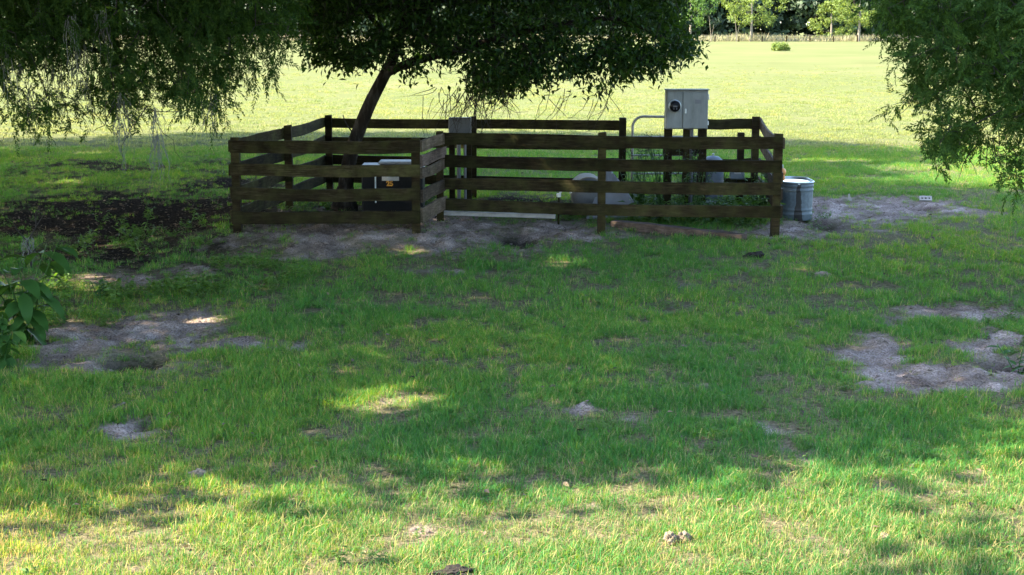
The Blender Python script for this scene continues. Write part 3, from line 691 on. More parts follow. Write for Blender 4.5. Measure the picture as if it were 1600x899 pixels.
lump(1048, 853, .06, .09, .06, 'clod', 'dirt_clod', 'small upright pale clod in the sunlit grass, darker of a pair', 'clod', 2)
lump(1068, 850, .07, .075, .06, 'clod', 'dirt_clod', 'small pale clod in the sunlit grass, rounder of a pair', 'clod', 3)
lump(1381, 850, .06, .05, .05, 'clod', 'dirt_clod', 'tiny pale clod at the shade edge below the bare patch', 'clod', 4)
lump(705, 903, .24, .07, .16, 'soil', 'tree_stump', 'dark bark stump cut off by the bottom edge of the photo', 'stump', 5)
lump(1180, 405, .22, .09, .16, 'soil', 'dung_pile', 'dark dung pile on the shaded grass below the tank', 'dung', 6)
lump(1284, 433, .2, .09, .14, 'sandclod', 'sand_heap', 'small grey sand heap on the grass right of a sun fleck', 'sand heap', 7, -.025)
lump(207, 566, .46, .14, .24, 'soil', 'soil_mound', 'dark freshly dug soil mound on the bare left patch', 'soil mound', 9, 0, .7)
lump(1008, 427, .3, .05, .16, 'soil', 'soil_patch', 'low dark soil lump in the shaded lawn centre', 'soil mound', 10, -.02)
p = on(1446, 317)
bk = thing('cored_brick', 'white brick with three core holes lying at the sand edge', 'brick', tuple(p + [0, 0, .05]), R(-6))
bx = MB()
for xx, ww in ((-.085, .03), (-.03, .03), (.03, .03), (.085, .03)): bx.box((xx, 0, 0), (ww, .09, .028))
bx.box((0, -.03, .0), (.2, .03, .0279)).box((0, .03, 0), (.2, .03, .0279))
bx.build('brick_body', M['brick_white'], bk, (0, 0, .0), (R(50), 0, 0))
MB().box((0, .012, -.01), (.19, .05, .02)).build('core', M['soil'], bk, None, (R(50), 0, 0))
p = on(1328, 316)
st = thing('white_stake', 'small broken white stake standing in the sand right of the tank', 'stake', tuple(p))
MB().add([(-.03, 0, -.05), (.03, 0, -.05), (.035, .0, .03), (.005, 0, .07), (-.012, 0, .125), (-.03, 0, .11), (-.03, .018, -.05), (.03, .018, -.05), (.035, .018, .03), (.005, .018, .07), (-.012, .018, .125), (-.03, .018, .11)],
         [(0, 1, 2, 3, 4, 5), (11, 10, 9, 8, 7, 6)] + [(i, i + 6, (i + 1) % 6 + 6, (i + 1) % 6) for i in range(6)]).build('stake', M['brick_white'], st)

# ------------------------------------------------------------------ trees
def skeleton(base_pts, base_par, targets, droop=.0, jit=.12, seg=.35, rg=rng):
    """limbs given as nodes; every target twig end is joined to the nearest node so that the boughs branch"""
    nodes = [np.array(p, float) for p in base_pts]; par = list(base_par)
    arr = np.zeros((len(nodes) + len(targets) * 14 + 10, 3)); k = len(nodes); arr[:k] = nodes
    root = arr[0]
    order = np.argsort(np.linalg.norm(targets - arr[:k].mean(0), axis=1))
    ends = []
    for ti in order:
        t_ = targets[ti]; d = np.linalg.norm(arr[:k] - t_, axis=1) + 0.0; j = int(np.argmin(d)); ln = d[j]
        n_ = max(1, min(12, int(ln / seg))); p0 = arr[j].copy(); prev = j
        for s in range(1, n_ + 1):
            f = s / n_; q = p0 + (t_ - p0) * f
            if s < n_: q = q + rg.normal(0, jit * ln / n_ * .6, 3) + np.array([0, 0, droop * ln * math.sin(f * math.pi)])
            arr[k] = q; par.append(prev); prev = k; k += 1
        ends.append(prev)
    return arr[:k], np.array(par), np.array(ends)
def limb_mesh(nodes, par, r_tip=.006, expo=.45, rmax=None, sides=6, base_r=None):
    n = len(nodes); cnt = np.zeros(n); child = np.zeros(n)
    for i in range(1, n): child[par[i]] += 1
    for i in range(n - 1, 0, -1):
        if child[i] == 0: cnt[i] += 1
        cnt[par[i]] += cnt[i]
    rad = r_tip * np.maximum(cnt, 1) ** expo
    if base_r is not None:
        for i, r in base_r.items(): rad[i] = r
    a = np.array(par[1:]); b = np.arange(1, n)
    pa, pb = nodes[a], nodes[b]; ra = np.minimum(rad[a], rad[b] * 1.35) if base_r is None else np.where(np.isin(b, list(base_r)), rad[a], np.minimum(rad[a], rad[b] * 1.35)); rb = rad[b]
    t = nrm(pb - pa); ref = np.where(np.abs(t[:, 2:3]) < .9, np.array([[0, 0, 1.]]), np.array([[1., 0, 0]]))
    s = nrm(np.cross(t, ref)); w_ = np.cross(t, s)
    th = np.arange(sides) * 2 * math.pi / sides
    ring = s[:, None] * np.cos(th)[None, :, None] + w_[:, None] * np.sin(th)[None, :, None]
    V0 = pa[:, None] + ring * ra[:, None, None]; V1 = pb[:, None] + t[:, None] * rb[:, None, None] * .3 + ring * rb[:, None, None]
    V = np.concatenate([V0, V1], 1).reshape(-1, 3); base = np.arange(len(b))[:, None] * 2 * sides
    k = np.arange(sides); k2 = (k + 1) % sides
    Q = np.stack([base + k, base + k2, base + sides + k2, base + sides + k], -1).reshape(-1, 4)
    return V, Q
def spline(pts, n=6):
    pts = np.array(pts, float); out = []
    for i in range(len(pts) - 1):
        p0, p1, p2, p3 = pts[max(i - 1, 0)], pts[i], pts[i + 1], pts[min(i + 2, len(pts) - 1)]
        for s in range(n):
            t = s / n; out.append(.5 * (2 * p1 + (p2 - p0) * t + (2 * p0 - 5 * p1 + 4 * p2 - p3) * t * t + (3 * p1 - p0 - 3 * p2 + p3) * t ** 3))
    out.append(pts[-1]); return np.array(out)
def chains(limbs, radii, n=5):
    """list of limb polylines (first is the trunk); later limbs start at the nearest node of earlier ones"""
    nodes = []; par = []; rad = {}
    for L_, (r0, r1) in zip(limbs, radii):
        s = spline(L_, n)
        if nodes:
            j = int(np.argmin(np.linalg.norm(np.array(nodes) - s[0], axis=1))); s = s[1:]; prev = j
        else:
            nodes.append(s[0]); par.append(0); rad[0] = r0; prev = 0; s = s[1:]
        for q, p_ in enumerate(s):
            nodes.append(p_); par.append(prev); prev = len(nodes) - 1; rad[prev] = r0 + (r1 - r0) * (q + 1) / len(s)
    return nodes, par, rad
GAPS = []
for u, v, rx, ry in ((640, 630, .55, .34), (570, 638, .25, .2), (1255, 425, .22, .3), (880, 412, .35, .4), (410, 775, .4, .3), (330, 495, .25, .25), (860, 640, .0001, .0001), (640, 395, .3, .35), (1440, 262, 1.4, .5), (1290, 252, 1.2, .5), (100, 450, .4, .35), (150, 430, .3, .4), (160, 240, .8, .4), (110, 285, .6, .4), (1170, 795, .5, .25)):
    p = G(u, v); GAPS.append((p[0], p[1], rx, ry))
for u, v, Yd in ((850, 250, 20.75), (900, 285, 20.75)):      # a shaft that strikes the rails
    p = P(u, v, Yd); t_ = p[2] / -L[2]; GAPS.append((p[0] + L[0] * t_, p[1] + L[1] * t_, .3, .3))
def tree(name, label, base, limbs, radii, targets, leaf_fn, leaf_mat, bark='bark', gaps=False, r_tip=.006, expo=.42, droop=0, jit=.12, seg=.35, group=None, nspl=5):
    """limbs/targets in world coordinates"""
    o = thing(name, label, 'tree', base, 0, group); b0 = np.array(base, float)
    bn, bp_, rad = chains([np.array(l) - b0 for l in limbs], radii, nspl)
    nodes, par, ends = skeleton(bn, bp_, np.array(targets) - b0, droop, jit, seg)
    V, Q = limb_mesh(nodes, par, r_tip, expo, base_r=rad, sides=7)
    nb = len(bn)
    nbq = (nb - 1) * 7
    link('trunk', mesh_np('trunk', V[:(nb - 1) * 14], quads=Q[:nbq], mat=M[bark], smooth=True), o)
    if len(Q) > nbq: tag(link('branches', mesh_np('branches', V[(nb - 1) * 14:], quads=Q[nbq:] - (nb - 1) * 14, mat=M['twig'], smooth=True), o), kind='stuff')
    Vl, Tl = leaf_fn(nodes, par, ends)
    if gaps:                                        # openings in the canopy where the sun comes through
        p_ = Vl.reshape(-1, 4, 3)[:, 0] + b0; t_ = p_[:, 2] / -L[2]; gx_, gy_ = p_[:, 0] + L[0] * t_, p_[:, 1] + L[1] * t_
        keep = np.ones(len(p_), bool)
        for cx, cy, rx, ry in GAPS: keep &= ((gx_ - cx) / rx) ** 2 + ((gy_ - cy) / ry) ** 2 > 1 + .5 * np.sin(gx_ * 9 + gy_ * 7)
        Vl = Vl.reshape(-1, 4, 3)[keep].reshape(-1, 3); nl_ = int(keep.sum()); bi = np.arange(nl_)[:, None] * 4
        Tl = np.concatenate([bi + np.array([0, 1, 2]), bi + np.array([0, 2, 3])], 0)
    c = link('crown', mesh_np('crown', Vl, tris=Tl, mat=M[leaf_mat]), o); tag(c, kind='stuff')
    return o, nodes, ends
def twig_leaves(per, ln, wd, spread=.22, zfall=.35, rg=rng, lnvar=.3):
    def f(nodes, par, ends):
        e = nodes[ends]; d = nrm(e - nodes[par[ends]])
        n = len(e)
        pos = np.repeat(e, per, 0) + rg.normal(0, spread, (n * per, 3)) * np.array([1, 1, .75])
        dd = np.repeat(d, per, 0) * .5 + rg.normal(0, .75, (n * per, 3)); dd[:, 2] -= zfall
        nh = rg.normal(0, .45, (n * per, 3)) + np.array([0, 0, 1.0])
        s = 1 + rg.uniform(-lnvar, lnvar, n * per)
        return leaves(pos, dd, nh, ln * s, wd * s)
    return f
def sprays(per, L0, ln, wd, rg=rng, droop=.6, nspr=1, fan=.8, off=.12):
    """feathery drooping sprays: axis with narrow branchlets either side"""
    def f(nodes, par, ends):
        e = np.repeat(nodes[ends], nspr, 0); d = np.repeat(nrm(nodes[ends] - nodes[par[ends]]), nspr, 0)
        n = len(e); e = e + rg.normal(0, off, (n, 3))
        ax = d * .45 + rg.normal(0, .55, (n, 3)); ax[:, 2] -= droop; ax = nrm(ax)
        Ls = L0 * rg.uniform(.6, 1.35, n)
        side = nrm(np.cross(ax, rg.normal(0, 1, (n, 3))))
        t = (np.arange(per) + .3) / per
        T_ = np.tile(t, n); i = np.repeat(np.arange(n), per)
        pos = e[i] + ax[i] * (Ls[i] * T_)[:, None] - np.array([0, 0, 1.]) * (droop * .35 * Ls[i] * T_ ** 2)[:, None]
        sg = np.where(np.tile(np.arange(per), n) % 2 == 0, 1, -1)[:, None]
        dd = ax[i] * .8 + side[i] * sg * fan * (1 - .5 * T_)[:, None] + rg.normal(0, .25, (n * per, 3)); dd[:, 2] -= .25
        l = ln * (1.15 - .6 * T_) * rg.uniform(.7, 1.3, n * per)
        return leaves(pos, dd, np.cross(ax[i], side[i]) + rg.normal(0, .3, (n * per, 3)), l, wd * (.8 + .4 * rg.random(n * per)), .1)
    return f

# --- the leaning tree inside the yard
def interp(u, table): return np.interp(u, [a for a, b in table], [b for a, b in table])
mid_bot = [(478, 40), (490, 118), (530, 138), (575, 128), (600, 118), (640, 142), (690, 150), (735, 172), (790, 168), (840, 148), (880, 158), (935, 166), (975, 140), (1030, 128), (1070, 118), (1112, 104)]
T = []
while len(T) < 1750:
    u = rng.uniform(480, 1112); f = (u - 790) / 330
    hd = 2.3 * math.sqrt(max(.06, 1 - f * f)); Yd = 22.0 + rng.uniform(-hd, hd)
    vb = float(interp(u, mid_bot)) + rng.normal(0, 5) - 26 - 18 * abs(Yd - 22) / 2.3
    if u > 1040: vb -= 6
    zb = P(u, vb, Yd)[2]
    ztop = 1.9 + 4.6 * max(0.02, 1 - f * f) ** .6
    if ztop < zb + .15: continue
    z = zb + (ztop - zb) * rng.random() ** 1.5
    # right outline narrows upwards: (1112,104) (1080,60) (1065,0)
    umax = np.interp(P(800, 104, Yd)[2], [0, 10], [0, 0]) if False else 0
    pu, pv = project(np.array([P(u, 100, Yd)[0], Yd, z]))
    if pv > -30 and pu > np.interp(pv, [-30, 0, 60, 85, 104, 125], [1050, 1058, 1072, 1080, 1112, 1075]): continue
    if pv > -30 and pu < np.interp(pv, [-30, 0, 40, 60, 125], [440, 450, 470, 488, 492]): continue
    # lighter gap round the fork, where the pasture shows through
    if 595 < pu < 660 and 70 < pv < 150 and rng.random() < .75: continue
    if pv > 40 and pu < 640 and rng.random() < .3: continue
    if pv > 20 and fbm(np.array([pu / 55.]), np.array([pv / 40.]), 113)[0] < .37 + .2 * max(0, (pv - 40) / 130) + (.07 if pu < 740 else 0): continue
    T.append((P(u, 100, Yd)[0], Yd, z))
T = np.array(T)
YT_ = 21.9
b0 = P(538, 300, YT_); b0 = (b0[0], YT_, gz(b0[0], YT_) - .05)
limbs = [[b0, P(541, 285, YT_), P(551, 232, YT_), P(577, 165, YT_), P(602, 115, YT_), P(618, 80, YT_), P(640, 20, YT_ + .1), P(690, -80, YT_ + .2), P(760, -180, YT_ + .3)],
         [P(602, 115, YT_), P(640, 98, YT_ - .2), P(700, 82, YT_ - .5), P(780, 60, YT_ - .7), P(870, 40, YT_ - .8), P(960, 30, YT_ - .6), P(1040, 60, YT_ - .4)],
         [P(618, 80, YT_), P(590, 40, YT_ + .4), P(550, 0, YT_ + .8), P(510, -20, YT_ + 1)],
         [P(640, 20, YT_ + .1), P(720, -10, YT_ + .7), P(850, -40, YT_ + 1.2), P(980, -50, YT_ + 1.2)],
         [P(690, -80, YT_ + .2), P(780, -130, YT_ - .7), P(900, -150, YT_ - .8)]]
limbs += [[np.array(b0) + [0, 0, .02], np.array(b0) + [.01, 0, .14], np.array(b0) + [.02, 0, .34]], [P(556, 218, YT_), P(549, 205, YT_ - .05), P(540, 192, YT_ - .1), P(536, 180, YT_ - .1)]]
radii = [(.125, .05), (.07, .02), (.05, .02), (.055, .02), (.045, .02), (.22, .13), (.014, .006)]
mid_tree, mnodes, mends = tree('yard_tree', 'leaning broadleaf tree with dense dark crown growing inside the fenced yard', b0, limbs, radii, T,
                               twig_leaves(36, .1, .042, .13), 'leaf_mid', r_tip=.0045, jit=.2)
# bare drooping twigs under the crown
def hang_twigs(parent, starts, lens, rad=.004, wild=.25, mat='twig', name='bare_twigs', kinks=5):
    mb = MB(); o = np.array(parent.location)
    for s_, l in zip(starts, lens):
        p_ = np.array(s_) - o; d = np.array([rng.normal(0, .45), rng.normal(0, .3), -1]); pts = [p_]
        for k in range(kinks):
            d = nrm(d + rng.normal(0, wild, 3)); p_ = p_ + d * l / kinks; pts.append(p_)
        mb.tube(pts, list(np.linspace(rad, rad * .35, len(pts))), 4, False)
        if rng.random() < .6:
            q = pts[2]; d2 = nrm(d + rng.normal(0, .6, 3)); mb.tube([q, q + d2 * l * .25, q + d2 * l * .4 - [0, 0, .05]], [rad * .6, rad * .5, rad * .3], 4, False)
    return tag(mb.build(name, M[mat], parent), kind='stuff')
st_ = [P(rng.normal(748, 30) if k < 62 else rng.uniform(660, 960), rng.uniform(135, 160), rng.uniform(20.6, 22.2)) for k in range(95)]
hang_twigs(mid_tree, st_, rng.uniform(.25, .75, len(st_)), .0055)

# --- cedar hanging in from the left
def zone(n, u0, u1, vtop, bot, Y0, Y1, keep=None, pw=1.0, rg=rng):
    out = []
    while len(out) < n:
        u = rg.uniform(u0, u1); Yd = rg.uniform(Y0, Y1); vb = float(interp(u, bot))
        v = vtop + (vb - (4 if u < 1000 else 8) - vtop) * rg.random() ** pw
        if keep is not None and not keep(u, v, rg): continue
        out.append(P(u, v, Yd))
    return np.array(out)
lbot = [(-200, 205), (0, 185), (40, 180), (70, 188), (100, 170), (130, 186), (165, 160), (200, 190), (230, 150), (260, 135), (300, 155), (330, 190), (350, 185), (365, 130), (400, 120), (430, 95), (455, 80), (480, 40)]
def lkeep(u, v, rg):
    if v < (78 if u < 270 else 55): return True
    if u > 425 and v > 15: return rg.random() < .15
    if u > 270: v = v - 18
    dens = vnoise(u / 46., v / 66., 77) * .9 + vnoise(u / 18., v / 28., 78) * .4
    return dens > (.61 + .17 * (v - 78) / 100) or rg.random() < .07
TL = np.concatenate([zone(1250, -120, 455, -150, lbot, 15.6, 18.6, lkeep, .8), zone(700, -900, 350, -900, [(-900, -60), (500, -60)], 13.5, 19)])
cb = (-7.7, 16.6, gz(-7.7, 16.6) - .1)
limbsL = [[cb, (-7.6, 16.6, 2), (-7.4, 16.7, 5), (-7.3, 16.8, 9), (-7.2, 16.8, 11)],
          [(-7.5, 16.6, 3), (-6.3, 16.8, 3.7), (-5, 17, 3.6), (-3.8, 17.2, 3.2), (-2.9, 17.3, 2.9)],
          [(-7.45, 16.6, 4), (-6.2, 15.9, 4.6), (-4.9, 15.6, 4.2), (-3.9, 15.4, 3.7)],
          [(-7.5, 16.6, 2.4), (-6.6, 17.2, 2.8), (-5.4, 17.7, 2.7), (-4.4, 18, 2.35)],
          [(-7.35, 16.7, 6), (-6, 17.5, 7), (-4.6, 17.9, 7)], [(-7.35, 16.7, 7.5), (-8.5, 15.9, 8), (-9.6, 15.5, 8)]]
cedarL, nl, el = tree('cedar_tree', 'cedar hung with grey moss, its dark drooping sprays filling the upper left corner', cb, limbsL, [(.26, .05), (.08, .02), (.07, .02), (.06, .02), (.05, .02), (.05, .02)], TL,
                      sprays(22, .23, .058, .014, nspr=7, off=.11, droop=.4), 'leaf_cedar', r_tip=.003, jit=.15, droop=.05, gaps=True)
def moss(parent, starts, lens, name='hanging_moss'):
    mb = MB(); o = np.array(parent.location)
    for s_, l in zip(starts, lens):
        for q in range(7):
            p_ = np.array(s_) - o + rng.normal(0, .035, 3); pts = [p_]; ll = l * rng.uniform(.4, 1); k = 7
            for i in range(k):
                p_ = p_ + np.array([rng.normal(0, .018), rng.normal(0, .018), -ll / k]); pts.append(p_)
            mb.tube(pts, list(np.linspace(.0045, .0015, k + 1)), 3, False)
    x = mb.build(name, M['moss'], parent); tag(x, kind='stuff'); return x
ms = [(70, 40, 17), (78, 90, 17), (60, 10, 16.5), (95, 120, 17.2), (30, 100, 16.4), (190, 150, 16.2), (240, 175, 16), (248, 215, 16), (188, 190, 16), (130, 130, 17), (125, 60, 16.5), (160, 20, 16), (12, 60, 16), (365, 10, 16.8), (358, 30, 16.8), (330, 150, 16.5), (110, 30, 15.8), (45, 140, 17)]
moss(cedarL, [P(u, v, y) for u, v, y in ms for k in range(2)], [rng.uniform(.35, .8) for k in range(2 * len(ms))])
hang_twigs(cedarL, [P(u, v, y) for u, v, y in [(172, 150, 16), (178, 165, 16), (225, 170, 16), (230, 165, 16), (180, 160, 16), (235, 180, 16), (215, 150, 16.3), (110, 150, 17), (60, 160, 17), (300, 140, 17)]], [.55, .7, .6, .75, .5, .65, .4, .5, .4, .35], .006, .35)

# --- cedar on the right
rbot = [(1340, 60), (1368, 130), (1385, 205), (1410, 235), (1440, 225), (1480, 245), (1520, 228), (1560, 190), (1600, 200), (1700, 210), (1900, 200)]
def rkeep(u, v, rg):
    lim = np.interp(v, [-200, 0, 40, 80, 110, 140, 165, 185, 240], [1330, 1372, 1394, 1404, 1424, 1432, 1394, 1396, 1425])
    if u < lim: return False
    d = vnoise(u / 36., v / 40., 93) * .8 + vnoise(u / 16., v / 18., 92) * .45
    th = .5 + .15 * np.clip((1470 - u) / 120, 0, 1) + .12 * np.clip((v - 60) / 160, 0, 1)
    return d > th
TR = np.concatenate([zone(1000, 1335, 1780, -160, rbot, 14.6, 17.4, rkeep, .75), zone(22, 1576, 1640, 235, [(1500, 285), (1700, 300)], 15.2, 15.9), zone(600, 1500, 2400, -1000, [(1300, -80), (2500, 100)], 13.5, 19)])
cb2 = (7.9, 16.2, gz(7.9, 16.2) - .1)
limbsR = [[cb2, (7.8, 16.2, 2), (7.7, 16.3, 5), (7.6, 16.3, 9)], [(7.85, 16.2, 2.2), (6.8, 16.1, 2.9), (5.8, 16, 2.8), (4.9, 15.9, 2.4), (4.3, 15.8, 2.0)],
          [(7.8, 16.2, 3.4), (6.6, 15.4, 3.9), (5.4, 15.2, 3.6)], [(7.85, 16.2, 1.6), (7, 15.7, 2.2), (6.1, 15.5, 1.95), (5.6, 15.5, 1.6)], [(7.7, 16.3, 5), (6.5, 17, 5.6), (5.4, 17.2, 5.6)], [(7.7, 16.3, 6.4), (8.9, 15.5, 7)]]
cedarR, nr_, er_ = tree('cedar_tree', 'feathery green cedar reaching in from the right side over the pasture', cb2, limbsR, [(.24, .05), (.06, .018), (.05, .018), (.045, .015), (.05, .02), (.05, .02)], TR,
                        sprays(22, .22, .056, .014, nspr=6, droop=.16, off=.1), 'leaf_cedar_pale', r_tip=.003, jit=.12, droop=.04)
hang_twigs(cedarR, [P(u, v, 15.6) for u, v in [(1560, 200), (1570, 205), (1585, 200), (1550, 215), (1595, 210), (1545, 220), (1580, 225), (1430, 140), (1432, 150), (1530, 225)]], [.45] * 10, .006, .3)

# --- big shade oaks standing out of the frame to the left
def dome(n, c, rx, ry, z0, z1, rg=rng):
    out = []
    while len(out) < n:
        a, b, h = rg.uniform(-1, 1), rg.uniform(-1, 1), rg.random()
        q = a * a + b * b
        if q > 1: continue
        top = z0 + (z1 - z0) * max(0.0, 1 - q) ** .33; bt = z0 + .25 * (z1 - z0) * (1 - q) * rg.random()
        out.append((c[0] + a * rx, c[1] + b * ry, bt + (top - bt) * h))
    return np.array(out)
def oak(base, rx, ry, z0, z1, n, label, off=(0, 0), extra=False):
    bx_, by = base; b = (bx_, by, gz(bx_, by) - .15); c = (bx_ + off[0], by + off[1])
    limbs = [[b, (bx_ + .1, by, 1.5), (bx_, by + .1, 3.4), (bx_ + .2, by, z0 + .4), (c[0], c[1], z1 * .75)]]; rad = [(.5, .12)]
    for k in range(7):
        a = 2 * math.pi * k / 7 + .3; limbs.append([(bx_, by, 3.2 + .3 * (k % 3)), (bx_ + math.cos(a) * 1.6, by + math.sin(a) * 1.6, z0 + .5), (c[0] + math.cos(a) * rx * .45, c[1] + math.sin(a) * ry * .45, z0 + 1.3), (c[0] + math.cos(a) * rx * .75, c[1] + math.sin(a) * ry * .75, z0 + 1.2)]); rad.append((.22, .05))
    tg = dome(n, c, rx, ry, z0, z1)
    if extra:                                       # unseen boughs added to dapple the near right ground
        q = np.array([(rng.uniform(2.6, 5), rng.uniform(6.6, 8.0), rng.uniform(6, 8.5)) for k in range(7)]); q[:, :2] -= L[:2] * (q[:, 2:] / -L[2]); tg = np.concatenate([tg, q])
    pu, pv = project(tg); tg = tg[~((pu > -150) & (pu < 1750) & (pv > -60) & (tg[:, 1] > 1))]
    return tree('shade_oak', label, b, limbs, rad, tg, twig_leaves(38, .29, .16, .5, .1), 'leaf_oak', r_tip=.01, jit=.15, seg=.8, gaps=True)
oak((-11.5, 17.5), 12.5, 10.7, 5.0, 11, 2700, 'broad shade oak standing out of frame to the left of the yard', (1.5, .5), True)
oak((-14.5, 32.5), 11, 8.0, 6.0, 14.5, 2500, 'tall shade oak standing out of frame behind the left cedar', (1, -1.5))

# ------------------------------------------------------------------ far pasture edge
def fgz(x, y): return gz(x, y)
YF = 268.0
wf = thing('wire_fence', 'distant wire fence with thin dark posts along the far pasture edge', 'fence', (0, YF, 0))
pw = MB().box((0, 0, .62), (.22, .22, 1.35), .02)
pm = None
xs_f = [P(u, 70, YF)[0] for u in range(1117 - 37 * 27, 1600, 37)]
for i, x in enumerate(xs_f):
    if pm is None: ob = pw.build('post', M['post'], wf, (x, 0, fgz(x, YF) - .1)); pm = ob.data
    else: ob = link('post', pm, wf, (x, random.uniform(-.2, .2), fgz(x, YF) - .1 - random.uniform(0, .25)))
    ob.rotation_euler = (0, random.uniform(-.06, .06), 0)
for z in (.3, .6, .9, 1.15):
    MB().tube([(xs_f[0], -.1, fgz(xs_f[0], YF) + z), (xs_f[-1], -.1, fgz(xs_f[-1], YF) + z)], .012, 4).build('wire', M['tube_steel'], wf)
# pale seed grass beyond the fence
n = 52000; gx = rng.uniform(-125, 140, n); gy = rng.uniform(270, 300, n)
hh = (.25 + 2.0 * fbm(gx * .13, gy * .1, 71) ** 1.4) * rng.uniform(.45, 1.15, n)
gzv = ground_z(gx, gy)
dd = rng.normal(0, .55, (n, 3)); dd[:, 2] = 1
V1, T1 = leaves(np.stack([gx, gy, gzv], 1), dd, rng.normal(0, 1, (n, 3)), hh, .1 + .1 * rng.random(n), 0)
tg_ = link('tall_grass', mesh_np('tall_grass', V1, tris=T1, mat=M['pale_grass'])); tag(tg_, 'pale pinkish seed grass strip beyond the wire fence', None, None, 'stuff')
# woodland mass
def blob_leaves(cs, rs, per, size, rg=rng, shell=.55):
    i = np.repeat(np.arange(len(cs)), per); d = nrm(rg.normal(0, 1, (len(i), 3))); r = shell + (1 - shell) * rg.random(len(i))[:, None] 
    pos = cs[i] + d * rs[i] * r
    nh = d + rg.normal(0, .5, d.shape); dd = np.cross(nh, rg.normal(0, 1, d.shape)); dd[:, 2] -= .3
    s = size * rg.uniform(.6, 1.4, len(i))
    return leaves(pos, dd, nh, s, s * .7, .15)
cs = []; rs = []
for k in range(1900):
    x = rng.uniform(-140, 150); y = rng.uniform(303, 330); zt_ = (7 + 9 * fbm(np.array([x * .05]), np.array([y * .05]), 83)[0]); z = rng.uniform(-1, max(zt_, 11))
    r = rng.uniform(1.6, 3.4); cs.append((x, y, z + 2.2)); rs.append((r * 1.15, r, r * .8))
cs = np.array(cs); rs = np.array(rs)
Vw, Tw = blob_leaves(cs, rs, 105, 1.05)
tr_ = MB()
Vt = []; Qt = []
wl_ = link('woodland', mesh_np('woodland', Vw, tris=Tw, mat=M['leaf_wood'])); tag(wl_, 'dark dense wood along the far edge of the pasture', None, None, 'stuff')
def far_tree(u, vb, Yd, hgt, wid, label, mat, seed, zlow=.25, name='young_tree'):
    rg = np.random.default_rng(seed); p = P(u, vb, Yd); b = (p[0], Yd, fgz(p[0], Yd) - .1)
    n = 70; tg = []
    while len(tg) < n:
        a, c, h = rg.uniform(-1, 1), rg.uniform(-1, 1), rg.random()
        q = a * a + c * c; prof = math.sin(math.pi * min(1, .18 + .8 * h)) ** .7
        if q > 1: continue
        tg.append((b[0] + a * wid / 2 * prof, b[1] + c * wid / 2 * prof, b[2] + hgt * (zlow + (1 - zlow) * h)))
    def lf(nodes, par, ends):
        e = nodes[ends]; return blob_leaves(e, np.full((len(e), 3), wid * .105) * np.array([1, 1, .7]), 60, .34, rg, .2)
    return tree(name, label, b, [[b, (b[0] + .1, Yd, b[2] + hgt * .3), (b[0], Yd, b[2] + hgt * .6), (b[0] + .1, Yd, b[2] + hgt * .9)]], [(.3, .06)], np.array(tg), lf, mat, bark='bark_far', r_tip=.02, seg=1.5)
far_tree(1173, 66, 272, 13, 11.5, 'bright green young tree with pale trunk on the far fence line', 'leaf_far', 1)
far_tree(1341, 67, 270, 11.5, 9, 'yellow green young tree on the far fence line near the right cedar', 'leaf_far', 2)
far_tree(1078, 60, 285, 13, 11, 'mid green tree just beyond the yard tree crown in the distance', 'leaf_weed', 3)
far_tree(1298, 56, 292, 7.5, 9, 'low yellow green bushy tree at the wood edge', 'leaf_far', 4, .08, 'bushy_tree')
far_tree(470, 60, 290, 13, 12, 'distant dark green tree seen through the gap between the near trees', 'leaf_wood', 6)
# lone bush in the pasture
p = G(1217, 86); yb = p[1]
bush = thing('pasture_bush', 'lone round green bush in the middle of the bright pasture', 'bush', (p[0], yb, fgz(p[0], yb)))
rg = np.random.default_rng(8)
cs = np.array([(rg.normal(0, .35), rg.normal(0, .3), rg.uniform(.15, .75)) for k in range(22)]); Vb, Tb = blob_leaves(cs, np.full((22, 3), .36), 70, .16, rg, .3)
c = link('foliage', mesh_np('foliage', Vb * np.array([1.2, 1.2, 1.1]), tris=Tb, mat=M['leaf_far']), bush)
mb = MB()
for k in range(9): mb.tube([(0, 0, -.1), (cs[k][0] * .5, cs[k][1] * .5, cs[k][2] * .6), tuple(cs[k])], [.03, .02, .01], 5)
mb.build('stem', M['twig'], bush)
for u, hgt, lab in ((1111, 5.2, 'thin bare sapling stake leaning by the far fence, left of the bright tree'), (1151, 5.5, 'forked bare sapling on the far fence line beside the bright tree')):
    x = P(u, 68, 266)[0]; sp_ = thing('bare_sapling', lab, 'sapling', (x, 266, fgz(x, 266) - .1))
    MB().tube([(0, 0, 0), (-.1, 0, hgt * .3), (-.35, 0, hgt * .7), (-.5, 0, hgt * .9)], [.05, .045, .03, .015], 5).tube([(0, 0, .2), (.2, 0, hgt * .35), (.45, .1, hgt * .6)], [.035, .03, .012], 5).build('stem', M['bark_far'], sp_)

